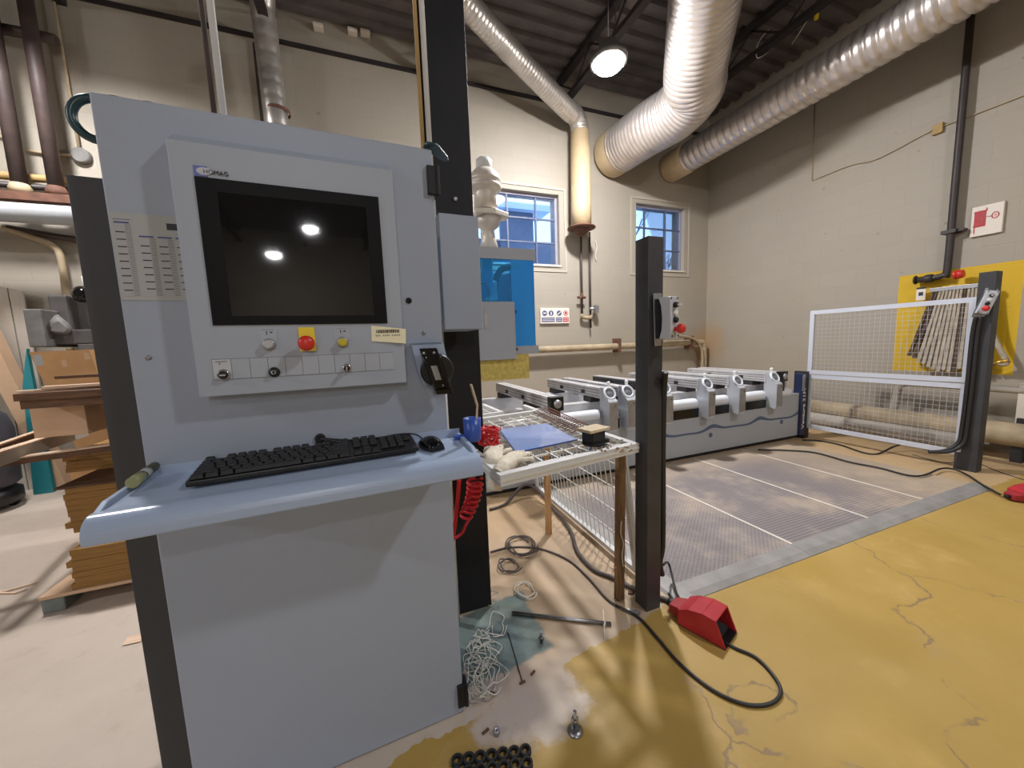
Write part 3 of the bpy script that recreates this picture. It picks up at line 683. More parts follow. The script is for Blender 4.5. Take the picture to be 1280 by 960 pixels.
# red spiral air hose with a black handle, hanging before the column
ah = at_y(590, 596, 1.46)
t = thing('spiral_air_hose', 'red spiral air hose with a dark nozzle grip hanging in front of the black column', 'hose', ah)
MB().tube(smooth_path([ah+V((-.05, 0, .03)), ah+V((-.02, -.01, .045)), ah+V((.015, -.01, .035)), ah+V((.03, 0, .0))], 5), .018, 10).build('grip', 'glossy_black', t)
hp_ = []
for i in range(7*14+1):
    a = 2*PI*i/14; k = i/(7*14)
    hp_.append(ah + V((.012 - .05*k*k + (.032-.006*k)*math.cos(a), .032*math.sin(a), -.015 - .155*k)))
e = hp_[-1]
hp_ += smooth_path([e, e+V((-.03, -.01, -.035)), e+V((-.045, 0, -.07)), e+V((-.085, .0, -.085)), e+V((-.12, .01, -.07))], 5)[1:]
MB().tube(hp_, .0065, 8).build('coil', 'red_hose', t)
MB().tube(smooth_path([ah+V((-.055, .0, .0)), ah+V((-.065, .01, -.1)), ah+V((-.085, .02, -.23)), ah+V((-.10, .03, -.3))], 5), .009, 8).build('straight_hose', 'red_hose', t)

# ------------------------------------------------------------------ white wire mesh panels: one laid flat as a table, one upright under its edge
ZT = .80
def mesh_panel(name, label, o, u, v, nu, nv, fw=.03, ft=.028, r=.0022, cat='mesh panel', group=None, fm='frame_white', wm='wire_white'):
    o, u, v = V(o), V(u), V(v); c = o+u/2+v/2; lo = V((c.x, c.y, min(o.z, (o+v).z, (o+u).z)))
    t = thing(name, label, cat, lo, group=group)
    MB().frame(o, u, v, fw, ft).build('frame', fm, t)
    MB().wires(o, u, v, nu, nv, r).build('wire_grid', wm, t)
    return t
fl = V((.40, 1.222, ZT)); fr_ = V((1.115, 1.33, ZT))
uu = fr_-fl; vv = V((-.05, 1.02, 0))
tb = mesh_panel('mesh_table_panel', 'white framed wire mesh panel laid flat as a table beside the console', fl, uu, vv, 9, 12, .034, .044, .0042)
bl = fl+vv+V((.02, .03, .02))
tb2 = mesh_panel('mesh_table_panel', 'smaller white wire mesh panel lying behind the blue sheet', bl, uu*.62, V((-.02, .42, 0)), 6, 6, .028, .03, .0038)
mesh_panel('wire_fence', 'white wire mesh fence panel standing upright under the right edge of the flat mesh table', (1.262, 1.50, .03), (0, 1.32, 0), (-.10, 0, .75), 26, 5, .03, .028)
t = thing('folded_mesh', 'rust tan strip of wire mesh lying along the back right of the flat mesh table', 'wire mesh', (1.02, 1.95, ZT+.02))
m = MB(); m.wires((.93, 1.62, ZT+.03), (.06, .62, .0), (.10, -.01, .03), 20, 4, .0018); m.build('wires', 'rust', t)
# two timber props under the flat mesh panel
for (px_, py_), tx, ty, w, lab, mt in (((686, 667), .0, .0, .036, 'light timber prop under the middle of the flat mesh table', 'pine'), ((774, 748), .035, .03, .040, 'weathered timber prop with a cable nailed on beside the black post', 'old_wood')):
    q = at_z(px_, py_, 0)
    f_ = (q.x-fl.x)/uu.x
    if mt == 'pine': q.x, q.y = q.x, q.y
    t = thing('timber_prop', lab, 'wooden post', q)
    MB().beam(q, (q.x+tx, q.y+ty, ZT-.02), w, w*.8, (0, 1, 0)).build('post', mt, t, bevel=.001)
    if mt == 'old_wood':
        MB().tube(smooth_path([q+V((.0, -.021, .42)), q+V((-.006, -.022, .36)), q+V((.012, -.021, .30)), q+V((.002, -.022, .25)), q+V((.008, -.021, .18))], 5), .003, 6).build('nailed_cord', 'cable_white', t)

# things lying on the mesh
sp = [at_z(x, y, ZT+.025) for x, y in ((624, 536), (645, 565), (722, 549), (683, 529))]
sh_ = tag(MB().prism(sp, (0, 0, -.006)).build('acrylic_sheet', 'blue_acrylic'), 'blue translucent plastic sheet lying on the flat mesh table', 'plastic sheet')
ce_ = MB()
for a, b in zip(sp, sp[1:]+sp[:1]): ce_.beam(a-V((0, 0, .003)), b-V((0, 0, .003)), .003, .0062)
ce_.build('cut_edge', 'sheet_edge', sh_)
q = at_z(742, 555, ZT+.018)
t = thing('suction_block', 'black suction block with a pale wooden top at the right end of the mesh table', 'suction block', q, .25)
MB().lathe([(.052, 0), (.055, .008), (.05, .014)], (0, .0, 0), n=24).build('foot_disc', 'rubber', t, local=True)
MB().box(-.042, .042, -.035, .035, .012, .066).build('body', 'black_plastic', t, local=True, bevel=.004)
MB().box(-.066, .066, -.045, .045, .066, .080).build('top_pad', 'plywood_top', t, local=True, bevel=.003)
MB().cyl((.045, -.02, .012), (.066, -.03, .012), .012).build('knob', 'rubber', t, local=True)
# tangle of red cord
rr = random.Random(12); q = at_z(613, 563, ZT+.02); pts = []
for i in range(46):
    a = i*1.25 + rr.uniform(-.4, .4); R = rr.uniform(.03, .055)
    pts.append(q + V((math.cos(a)*R, math.sin(a)*R*.9, .012 + .085*abs(math.sin(i*.55)) + rr.uniform(0, .012))))
tag(MB().tube(smooth_path(pts, 6), .0055, 8).build('coiled_red_cord', 'red_hose'), 'bundle of coiled red cord on the mesh table right behind the console', 'cord')
# pair of cloth gloves drooping over the table corner
def glove(rx, q, lab, drop, sd):
    t = thing('work_glove', lab, 'glove', q, rx, group='cloth gloves on the table corner'); rn = random.Random(sd)
    def flat(b, k=.55, lump=.004):
        for v_ in b.bm.verts:
            if v_.co.z > -.01: v_.co.z = v_.co.z*k + .003
            v_.co += V((math.sin(v_.co.y*170+sd), math.cos(v_.co.x*190+sd), math.sin(v_.co.x*150+v_.co.y*120+sd*2)))*lump*.5
        return b
    b = MB(); pth = smooth_path([(0, -.105, -.11*drop), (.004, -.075, -.045*drop), (.0, -.035, .010), (-.004, .01, .016), (0, .045, .012)], 5)
    b.tube(pth, [.026+.014*min(1, i/14)+(.004 if i % 4 == 0 else 0) for i in range(len(pth)-2)]+[.036, .028], 16)
    flat(b).build('palm', 'glove_cloth', t, local=True)
    for i, (x, l, bend) in enumerate(((-.027, .060, .3), (-.010, .076, -.1), (.009, .072, .15), (.026, .055, -.4))):
        flat(MB().tube(smooth_path([(x, .030, .012), (x*1.15, .055, .020+.004*(i % 2)), (x*1.3+bend*.02, .045+l*.6, .014), (x*1.4+bend*.05, .045+l, .008)], 5), [.0105]*12+[.010, .0095, .008, .004], 10), .8, .002).build('finger', 'glove_cloth', t, local=True)
    flat(MB().tube(smooth_path([(.022, -.015, .012), (.050, .008, .018), (.064, .038, .012), (.070, .052, .008)], 4), [.012]*10+[.010, .008, .004], 10), .8, .002).build('thumb', 'glove_cloth', t, local=True)
    MB().lathe([(.026, 0), (.031, .004), (.031, .030), (.027, .036)], (0, -.098, -.10*drop-.008), (0, .45 if drop > .5 else 1, .9 if drop > .5 else .05), 16, False).build('cuff', 'glove_cloth', t, local=True)
glove(-.95, at_z(640, 578, ZT+.022), 'cloth work glove lying on the near corner of the mesh table', .15, 1)
glove(-.35, at_z(618, 570, ZT+.028), 'cloth work glove draped over the near corner of the mesh table beside the red cord', 1.0, 2)
rr = random.Random(5); db = MB()
for i in range(40):
    q = at_z(rr.uniform(742, 790), rr.uniform(548, 566), ZT+.02); db.box(q.x, q.x+rr.uniform(.004, .014), q.y, q.y+rr.uniform(.003, .010), q.z, q.z+rr.uniform(.002, .006), M.Rotation(rr.uniform(0, 3), 3, 'Z'))
tag(db.build('wood_debris', 'debris'), 'brown dust and chips at the right end of the mesh table', 'debris', kind='stuff')

# ------------------------------------------------------------------ safety posts with their switch boxes
def switch_box(t, c, rot, s=1.0):
    # c = middle of the back face, rot turns the box (front is local -y)
    def W(p): return c + rot @ (V(p)*s)
    def bx(x0, x1, y0, y1, z0, z1): return MB().hexa([W((x, y, z)) for z in (z0, z1) for x, y in ((x0, y0), (x1, y0), (x1, y1), (x0, y1))])
    bx(-.030, .034, -.004, 0, -.120, .108).build('bracket', 'zinc', t)
    bk = bx(-.022, .03, -.022, -.004, -.088, .082).build('box_back', 'black_plastic', t)
    pr_ = [(-.022, .088), (-.078, .086), (-.078, -.088), (-.022, -.090), (-.034, -.05), (-.038, 0), (-.034, .05)]
    bo = MB().prism([W((-.028, y, z)) for y, z in pr_], rot @ V((.062*s, 0, 0))).build('switch_box', 'plate_grey', t, bevel=.003)
    ax = rot @ V((0, -1, 0))
    MB().lathe([(.012*s, 0), (.012*s, .012*s), (.009*s, .016*s)], W((.003, -.078, .050)), ax, 16).build('key_switch', 'black_plastic', bo)
    MB().hexa([W((x, y, z)) for z in (.046, .054) for x, y in ((-.001, -.108), (.007, -.108), (.007, -.09), (-.001, -.09))]).build('switch_lever', 'white_plastic', bo)
    MB().lathe([(.012*s, 0), (.012*s, .008*s), (.008*s, .011*s)], W((.003, -.078, .018)), ax, 16).build('white_button', 'white_plastic', bo)
    MB().lathe([(.013*s, 0), (.013*s, .010*s), (.008*s, .014*s)], W((.003, -.078, -.012)), ax, 16).build('dark_button', 'black_plastic', bo)
    MB().lathe([(.009*s, 0), (.009*s, .014*s), (.019*s, .018*s), (.021*s, .032*s), (.014*s, .042*s), (.003*s, .044*s)], W((.003, -.078, -.050)), ax, 20).build('stop_button', 'red_plastic', bo)
    sm = MB()
    for x, z in ((-.02, .078), (.026, .078), (-.02, -.08), (.026, -.08)): sm.lathe([(.004*s, 0), (.004*s, .002*s), (.002*s, .002*s)], W((x, -.078, z)), ax, 8)
    sm.build('box_screw', 'black_plastic', bo)
p1 = thing('safety_post', 'black square post with a grey switch box standing by the end of the mesh table', 'post', (1.172, 1.335, 0), kind='thing')
MB().box(1.131, 1.213, 1.291, 1.375, 0, 1.735).build('post', 'post_steel', p1, bevel=.003)
cz = (at_y(820, 428, 1.25).z + at_y(820, 366, 1.25).z)/2
switch_box(p1, V((1.182, 1.289, cz)), M.Rotation(math.radians(14), 3, 'Z') @ M.Rotation(math.radians(-3), 3, 'Y'))
hx = MB(); hx.tube(smooth_path([(1.20, 1.26, 1.15), (1.222, 1.29, 1.05), (1.228, 1.30, .8), (1.232, 1.30, .5), (1.236, 1.305, .30), (1.226, 1.31, .22), (1.24, 1.31, .15)], 6), .013, 8)
hx.build('cable_hose', 'cable_black', p1)
p2 = thing('safety_post', 'dark grey square post with a pale switch box ending the long mesh fence', 'post', (4.99, 1.53, 0), kind='thing')
MB().box(4.945, 5.05, 1.478, 1.578, 0, 1.758).build('post', 'post_steel', p2, bevel=.003)
switch_box(p2, V((4.943, 1.53, 1.50)), M.Rotation(math.radians(-62), 3, 'Z') @ M.Rotation(math.radians(15), 3, 'Y'), 1.1)
hx = MB()
for dy in (0, .03): hx.tube(smooth_path([(4.915, 1.53+dy, 1.38), (4.93, 1.545+dy, 1.2), (4.93, 1.545+dy, .8), (4.93, 1.55+dy, .4), (4.915, 1.56+dy, .25), (4.86, 1.62+dy, .17), (4.78, 1.72, .15)], 6), .016, 8)
hx.build('cable_hose', 'cable_black', p2)

# ------------------------------------------------------------------ long mesh fence by the right wall
fn = thing('mesh_fence', 'long white framed wire mesh fence between the machine and the right wall', 'fence', (4.98, 2.2, 0))
y0, y1 = 1.575, 2.875; X_ = 4.965
for z0, z1, nm, nz in ((.13, .79, 'lower_panel', 13), (.80, 1.555, 'upper_panel', 15)):
    f_ = MB().frame((X_, y0, z0), (0, y1-y0, 0), (0, 0, z1-z0), .045, .03).build(nm, 'fence_grey', fn)
    MB().wires((X_, y0+.04, z0+.04), (0, y1-y0-.08, 0), (0, 0, z1-z0-.08), 28, nz, .0012).build('wire_grid', 'wire_grey', f_)
MB().box(X_-.02, X_+.02, y1-.03, y1+.01, 0, .16).box(X_-.02, X_+.02, y0-.0, y0+.04, 0, .16).build('foot', 'post_steel', fn)

# ------------------------------------------------------------------ machining centre
mc = thing('machining_centre', 'long pale grey machining centre with clamping beams and a blue windowed hood', 'machine', (2.9, 3.5, 0))
def part(mb, name, m, par=None, **k): return mb.build(name, m, par or mc, **k)
fp = part(MB().box(.80, 4.80, 2.862, 2.90, .05, .572), 'front_panel', 'machine_grey', bevel=.003)
part(MB().box(.80, 4.80, 2.91, 2.96, .0, .06), 'plinth', 'machine_dark')
part(MB().box(.80, .86, 2.90, 4.1, .05, .50), 'end_panel', 'machine_grey')
part(MB().box(.86, 4.80, 4.06, 4.1, .05, .50), 'rear_panel', 'machine_grey')
part(MB().box(.86, 4.80, 2.90, 4.06, .22, .26), 'bed_plate', 'machine_white')
part(MB().box(.86, 4.80, 3.02, 3.12, .26, .70).box(.86, 4.80, 3.80, 3.90, .26, .70), 'guide_rail', 'aluminium')
for x in (1.9, 2.9, 3.9): part(MB().beam((x-.3, 3.12, .30), (x, 3.80, .30), .10, .06), 'cross_brace', 'aluminium')
# end strip with the lettering
es_ = part(MB().box(4.80, 4.885, 2.835, 2.93, .05, .81), 'end_strip', 'navy', bevel=.004)
part(MB().box(4.803, 4.85, 2.832, 2.836, .60, .80), 'strip_top', 'zinc', es_)
part(MB().box(4.885, 4.93, 2.84, 2.98, 0, .83), 'end_post', 'machine_dark')
text('lettering', 'Venture 21M', .062, 'sign_white', es_, (4.868, 2.833, .13), (0, 0, 1), (-1, 0, 0), width=.50, bold=.0012)
# wave painted along the panel
wv = MB(); top = []; bot = []
xx = 1.2
while xx < 4.80:
    k = ((xx-2.33) % .73)/.73
    hmp = math.exp(-((k-.45)/.17)**2)
    z = .270 + .022*(xx-2.3)/2.2 + .052*hmp + .006*math.sin(xx*9)
    w = .010 + .011*hmp
    top.append(V((xx, 2.8595, z+w))); bot.append(V((xx, 2.8595, z-w))); xx += .03
for i in range(len(top)-1): wv.hexa([bot[i], bot[i+1], bot[i+1]+V((0, .004, 0)), bot[i]+V((0, .004, 0)), top[i], top[i+1], top[i+1]+V((0, .004, 0)), top[i]+V((0, .004, 0))])
part(wv, 'wave_stripe', 'wave_blue', fp)
for x, z in ((3.36, .232), (4.50, .250)): part(MB().lathe([(.026, 0), (.026, .003)], (x, 2.862, z), (0, -1, 0), 16), 'wave_dot', 'wave_blue', fp)
# consoles
XF = [at_y(px_, 500, 2.75).x for px_ in (767, 790, 837, 890, 928, 974)]
def console(x, y0, dark, cap):
    b = MB(); zt_ = .852
    yb0 = y0+.125 if cap else y0; b.box(x-.055, x+.055, yb0, 4.0, .752, .842)
    o = part(b, 'clamping_beam', 'machine_dark' if dark else 'aluminium', bevel=.002)
    part(MB().box(x-.052, x+.052, yb0, 4.0, .842, zt_).box(x-.004, x+.004, yb0, 4.0, zt_, zt_+.003), 'beam_top', 'aluminium', o)
    g = MB()
    for z in (.772, .800, .826): g.box(x-.0565, x-.0548, yb0+.02, 3.98, z, z+.004).box(x+.0548, x+.0565, yb0+.02, 3.98, z, z+.004)
    part(g, 'beam_groove', 'line_grey' if dark else 'machine_dark', o)
    [part(MB().box(x-.07, x+.07, a_, a_+.13, .70, .752), 'slide_foot', 'machine_dark', o) for a_ in (3.02, 3.78)]
    for yy in (3.05, 3.5):
        u = MB()
        for i in range(4): u.cyl((x+.075, yy+i*.03, .70), (x+.075, yy+i*.03, .775), .011, n=8)
        part(u, 'air_valve', 'zinc', o)
    for yy in (3.15, 3.6): part(MB().box(x-.066, x-.055, yy, yy+.05, .775, .81), 'clamp_block', 'machine_dark', o)
    if cap:
        yb = y0+.15; w = .048
        prf = [(y0, .735), (y0, .47), (y0+.015, .445), (yb-.03, .470), (yb, .505), (yb, .77), (yb-.012, .86), (yb-.05, .862), (y0+.03, .76)]
        c_ = part(MB().prism([V((x-w, y, z)) for y, z in prf], (2*w, 0, 0)), 'end_cap', 'cap_grey', o, bevel=.004)
        part(MB().box(x-w+.003, x+w-.003, y0-.004, y0+.004, .475, .728), 'cap_front', 'zinc', c_)
        part(MB().lathe([(.060, 0), (.064, .006), (.064, .02), (.050, .024), (.048, .012), (.0, .012)], (x, y0+.07, .802), (0, -.8, .42), 24), 'cap_ring', 'machine_white', c_)
        part(MB().lathe([(.046, .0), (.046, .014), (.0, .0145)], (x, y0+.07, .802), (0, -.8, .42), 20), 'cap_grille', 'line_grey', c_)
        part(MB().lathe([(.006, 0), (.006, .004)], (x+.02, y0-.003, .70), (0, -1, 0), 10), 'cap_bolt', 'machine_dark', c_)
        part(MB().cyl((x+.03, y0+.12, .85), (x+.03, y0+.12, .895), .014, n=12).sph((x+.03, y0+.12, .895), .018), 'stop_pin', 'white_plastic', o)
    else:
        c_ = part(MB().box(x-.06, x+.06, y0-.03, y0+.03, .742, .858).box(x-.03, x+.04, y0-.01, y0+.06, .62, .742), 'end_block', 'black_plastic', o, bevel=.004)
        part(MB().lathe([(.034, 0), (.036, .01), (.026, .022), (.010, .024)], (x, y0-.03, .80), (0, -1, 0), 18), 'end_knob', 'zinc', c_)
console(1.36, 2.62, False, False)
for i, x in enumerate(XF): console(x, 2.75, i == 2, True)
console(4.47, 2.86, True, False)
# white rolled edge and dark slots between the consoles
ed = [.95]+XF+[4.72]
for a, b in zip(ed[:-1], ed[1:]):
    a += .06; b -= .06
    if b-a > .05:
        part(MB().lathe([(.02, 0), (.05, .02), (.052, .05), (.052, b-a-.05), (.05, b-a-.02), (.02, b-a)], (a, 2.895, .60), (1, 0, 0), 18), 'rolled_edge', 'machine_white')
        x1 = b if b < 4.4 else a+.16
        if a > 1.9: part(MB().box(a, x1, 2.856, 2.864, .452, .548), 'panel_slot', 'glossy_black', fp)
# gantry with hood
part(MB().box(.10, .62, 3.30, 4.3, 0, 1.9), 'gantry_column', 'hood_grey', bevel=.01)
part(MB().box(.10, 1.35, 3.5, 4.0, 1.5, 2.0), 'gantry_arm', 'hood_grey', bevel=.01)
hd = part(MB().box(.60, 1.392, 3.0, 3.03, 2.015, 2.11).box(.60, .66, 3.03, 3.62, 2.09, 2.11).box(.75, 1.15, 3.15, 3.5, 2.08, 2.11), 'hood', 'hood_grey')
part(MB().box(1.16, 1.375, 3.003, 3.009, 1.275, 2.015), 'tall_window', 'cyan_acrylic', hd)
part(MB().box(.62, 1.16, 3.003, 3.009, 1.64, 2.015), 'front_window', 'cyan_clear', hd)
part(MB().box(1.372, 1.378, 3.01, 3.6, 1.275, 2.10), 'side_window', 'cyan_acrylic', hd)
part(MB().box(1.05, 1.40, 2.998, 3.03, 1.205, 1.275), 'bottom_rail', 'hood_grey', hd)
dr = part(MB().box(.60, 1.165, 2.955, 2.998, 1.165, 1.655), 'lower_door', 'hood_grey', hd, bevel=.004)
part(MB().box(.886, .912, 2.949, 2.957, 1.42, 1.58), 'door_handle', 'zinc', hd)
part(MB().box(1.165, 1.19, 2.985, 3.002, 1.56, 1.585).box(1.165, 1.19, 2.985, 3.002, 1.235, 1.26), 'door_hinge', 'machine_dark', hd)
part(MB().box(.60, 1.30, 3.0, 3.05, .985, 1.20).box(1.27, 1.30, 3.05, 3.6, .985, 1.20), 'brush_curtain', 'brush_yellow', hd)
hd2 = part(MB().box(.75, 1.08, 3.15, 3.45, 1.68, 1.86).box(.93, 1.03, 3.10, 3.2, 1.82, 2.06), 'spindle_head', 'frame_white', hd, bevel=.01)
part(MB().lathe([(.10, 0), (.10, .05), (.05, .07)], (.90, 3.15, 1.74), (0, -1, 0), 24), 'spindle_disc', 'steel', hd)
part(MB().tube(smooth_path([(1.1, 3.3, 1.75), (1.12, 3.28, 1.9), (1.18, 3.26, 1.99), (1.34, 3.25, 2.02)], 5), .03, 10), 'inner_hose', 'machine_dark', hd)
part(MB().prism([V((x, 3.06, z)) for x, z in ((.85, 1.655), (1.14, 1.655), (1.14, 1.70), (1.0, 1.675), (.85, 1.665))], (0, .1, 0)), 'curled_sheet', 'plywood_top', hd)
# pale suction pipework on top of the hood
ce = at_y(607, 255, 3.3); k = (at_y(617, 255, 3.3).x-at_y(597, 255, 3.3).x)/20
zz = lambda y: at_y(607, y, 3.3).z
ex = part(MB().lathe([(14*k, zz(264)), (13.5*k, zz(244)), (13*k, zz(240)), (19*k, zz(238)), (20*k, zz(234)), (17*k, zz(231)), (19.5*k, zz(229)), (19*k, zz(226)), (17*k, zz(220)), (12*k, zz(214)), (7*k, zz(211))], (ce.x, 3.3, 0)), 'suction_valve', 'valve_white')
part(MB().lathe([(9.5*k, zz(213)), (9.5*k, zz(200)), (7*k, zz(199))], (ce.x, 3.3, 0), n=6), 'valve_cap', 'frame_white', ex)
part(MB().prism([V((ce.x+a*k, 3.3+b*k, zz(266))) for a, b in ((-16, -15), (6, -18), (26, -8), (26, 6), (5, 14), (-14, 12))], (0, 0, -6*k)), 'valve_flange', 'valve_white', ex, bevel=.006)
part(MB().lathe([(15*k, zz(272)), (13*k, zz(283)), (7*k, zz(288)), (9*k, zz(300)), (14*k, 2.10)], (ce.x+2*k, 3.3, 0)), 'valve_funnel', 'valve_white', ex)
# ------------------------------------------------------------------ pressure mats and their ramp edge
def mats_material():
    m, t, b = new_mat('mat_rubber'); p, x, y, z = t.pos()
    ch = t.m('MULTIPLY', t.m('SINE', t.m('MULTIPLY', x, 2*PI/.034)), t.m('SINE', t.m('MULTIPLY', y, 2*PI/.026)))
    ln = t.m('SINE', t.m('MULTIPLY', y, 2*PI/.024))
    pat = t.mix(t.m('GREATER_THAN', x, 2.335), ch, ln)
    n1 = t.noise(p, 1.6, 5, .6); n2 = t.noise(p, 9, 5, .6)
    base = t.mix(t.ss(n1, .3, .7), lin((128, 120, 120)), lin((142, 133, 130)))
    dust = t.m('MULTIPLY', t.ss(t.m('ADD', n1, t.m('MULTIPLY', n2, .5)), .66, 1.0), .45)
    base = t.mix(t.m('MULTIPLY', t.ss(pat, .0, .55), .62), base, lin((92, 86, 88)))
    base = t.mix(dust, base, lin((196, 176, 148)))
    base = t.mix(t.m('MULTIPLY', t.ss(x, 3.2, 4.5), .55), base, lin((190, 168, 136)))
    base = t.mix(t.m('MULTIPLY', t.ss(y, 2.3, 2.85), .5), base, lin((190, 170, 142)))
    t.put(b.inputs['Base Color'], base); b.inputs['Roughness'].default_value = .6
    t.put(b.inputs['Normal'], t.bump(t.ss(pat, 0, .5), .35, .004))
mats_material()
XM = [1.40, 2.31, 3.10, 3.80, 4.53]
names = ['leftmost grey pressure mat on the floor beside the black post', 'second grey pressure mat from the black post', 'third grey pressure mat from the black post', 'rightmost dusty pressure mat nearest the long mesh fence']
for i in range(4):
    tag(MB().box(XM[i]+.004, XM[i+1]-.004, 1.375, 2.83, 0, .016).build('pressure_mat', 'mat_rubber'), names[i], 'floor mat', 'pressure mats in front of the machine')
for i in range(3):
    x = XM[i+1]; tag(MB().box(x-.008, x+.008, 1.375, 2.83, .0, .019).build('joint_strip', 'trim_cream'), 'thin pale joint strip between the %s pressure mats' % ('first and second', 'second and third', 'third and last')[i], 'floor strip', 'joint strips of the mats')
for i, (a, b) in enumerate(((1.375, 2.30), (2.30, 3.80), (3.80, 4.56))):
    tag(MB().prism([V((a+.001, y, z)) for y, z in ((1.262, 0), (1.264, .004), (1.30, .017), (1.375, .020), (1.375, 0))], (b-a-.002, 0, 0)).build('ramp_edging', 'ramp_grey'), ('grey metal ramp edging nearest the red foot pedal', 'long middle length of grey ramp edging before the mats', 'right hand length of grey ramp edging by the yellow floor')[i], 'edging', 'ramp edging of the mats')
tag(MB().prism([V((x, 1.264, z)) for x, z in ((1.30, 0), (1.315, .012), (1.40, .02), (1.40, 0))], (0, 1.56, 0)).build('ramp_edging', 'ramp_grey'), 'metal ramp edging along the left side of the mats under the upright mesh', 'edging', 'ramp edging of the mats')

# ------------------------------------------------------------------ ducts and pipes overhead
def depth_pt(x, y, d): return CAM + ray(x, y)*d
def ribbed(pts, r, pitch, amp, n=28, per=6):
    """ribbed flexible duct along a path"""
    P_ = []; L = 0; acc = [0]
    for a, b in zip(pts[:-1], pts[1:]): L += (b-a).length; acc.append(L)
    N = max(8, int(L/pitch*per)); out = []; rad = []; j = 0
    for i in range(N+1):
        s = L*i/N
        while j < len(acc)-2 and acc[j+1] < s: j += 1
        f = (s-acc[j])/max(1e-6, acc[j+1]-acc[j]); out.append(pts[j].lerp(pts[j+1], f))
        ph = (s/pitch) % 1.0; rad.append(r*(1 + amp*(1 if ph < .62 else -1.2)*(1 if True else 0)))
    return out, rad
def duct(name, label, pts, r, m, pitch=.07, amp=.014, n=28, cat='duct', group=None, cuff=None):
    c_ = pts[len(pts)//2]; t = thing(name, label, cat, c_, group=group)
    a, b = ribbed(pts, r, pitch, amp); MB().tube(a, b, n).build('ribbed_pipe', m, t)
    for (p, q, rr_) in (cuff or ()): MB().tube([p, p.lerp(q, .1), p.lerp(q, .9), q], [rr_*.985, rr_, rr_, rr_*.985], n).build('end_collar', 'beige_pipe', t)  # beige collar colour stands in for shade and reflected yellow at the duct end
    return t
dx_, dz_ = 5.02, 4.20
duct('flexible_duct', 'long ribbed foil duct running level along the right wall', [V((dx_, y, dz_)) for y in (4.85, 3, 1.5, .2, -1.2)], .215, 'flex_foil', .105, .034, cuff=[(V((dx_, 5.215, dz_)), V((dx_, 4.80, dz_)), .235)])
E1 = V((3.93, 3.75, 4.22)); TP = depth_pt(880, 8, 3.60); dv = (TP-E1)
pp = smooth_path([V((3.80, 4.95, 4.22)), V((3.85, 4.4, 4.22)), V((3.92, 3.98, 4.22)), E1+dv*.09+V((0, -.03, .02)), E1+dv*.35, E1+dv*.8, E1+dv*1.45], 8)
duct('flexible_duct', 'thickest ribbed duct bending down from the ceiling beside the bright lamp', pp, .335, 'flex_foil', .060, .012, cuff=[(V((3.785, 5.185, 4.22)), V((3.80, 4.90, 4.22)), .335)])
# narrow duct with its drop pipe
dY = 4.98; c0 = at_y(727, 285, dY); xd = at_y(726, 235, dY).x
top = V((xd, dY, at_y(726, 170, dY).z))
far = depth_pt(583, 5, 3.75); dv = far-top
t = duct('drop_duct', 'narrow spiral duct slanting under the ceiling and dropping straight down the back wall', smooth_path([top+V((0, 0, .02)), top+V((0, 0, .16))+dv*.02, top+dv*.07+V((0, 0, .20)), top+dv*.14+V((0, 0, .16)), top+dv*.5+V((0, 0, .08)), top+dv*1.0, top+dv*1.3], 8), .125, 'galvanised', .05, .012, 22)
MB().tube([V((xd, dY, c0.z)), V((xd, dY, c0.z+.3)), top+V((0, 0, .05))], [.152, .152, .135], 24).build('drop_pipe', 'beige_pipe', t)
MB().lathe([(.17, 0), (.215, .012), (.205, .03), (.17, .035)], (xd, dY, c0.z-.02)).lathe([(.05, -.10), (.11, -.05), (.13, 0)], (xd, dY, c0.z-.01)).build('end_flange', 'rust', t)
# spiral pipe behind the console
lx = at_y(345, 120, 4.9)
pts = [V((lx.x, 4.9, 0)), V((lx.x, 4.9, 2)), V((lx.x-.01, 4.9, 3.5)), V((lx.x-.03, 4.88, 4.5)), V((lx.x-.02, 4.8, 4.95)), V((lx.x+.08, 4.6, 5.05)), V((lx.x+.3, 4.3, 5.05))]
t = duct('spiral_pipe', 'upright galvanised spiral pipe on the back wall behind the console', smooth_path(pts, 6), .115, 'galvanised', .14, .012, 20, cat='pipe')
for z in (2.6, 3.9): MB().lathe([(.122, 0), (.126, .004), (.126, .03), (.122, .034)], (lx.x, 4.9, z), caps=False).build('band', 'rust', t)

def pipe(name, label, pts, r, m, n=12, group=None, k=6, cat='pipe', sm=True):
    return tag(MB().tube(smooth_path(pts, k) if sm else pts, r, n).build(name, m), label, cat, group)
zb = 1.187
t = thing('wall_pipe', 'long tan pipe running level along the back wall below the safety sign', 'pipe', (4, 5.11, zb-.05))
MB().tube(smooth_path([(1.9, 5.11, zb), (2.6, 5.11, zb), (4.4, 5.11, zb), (5.62, 5.11, zb+.01), (5.76, 5.11, zb-.05), (5.78, 5.11, zb-.2), (5.78, 5.11, 0)], 6), .052, 14).build('run', 'pipe_tan', t)
for px_ in (772, 862):
    q = at_y(px_, 430, 5.11); MB().box(q.x-.02, q.x+.02, 5.04, 5.225, zb-.10, zb+.13).build('clamp', 'rust', t)
pipe('curved_pipe', 'thin brown pipe curving down into the dusty corner behind the black post', [(4.35, 5.0, 1.33), (4.9, 5.0, 1.33), (5.4, 5.02, 1.27), (5.66, 5.05, 1.05), (5.68, 5.05, .6), (5.68, 5.05, 0)], .022, 'pipe_tan')
ga, gb = at_y(727, 340, 5.15), at_y(737.5, 340, 5.15)
t = thing('gas_pipe', 'pair of slim brown pipes with valves below the end of the drop duct', 'pipe', (ga.x, 5.15, 1.6))
z0, z1, z2 = at_y(727, 394, 5.15).z, at_y(727, 292, 5.15).z, at_y(738, 410, 5.15).z
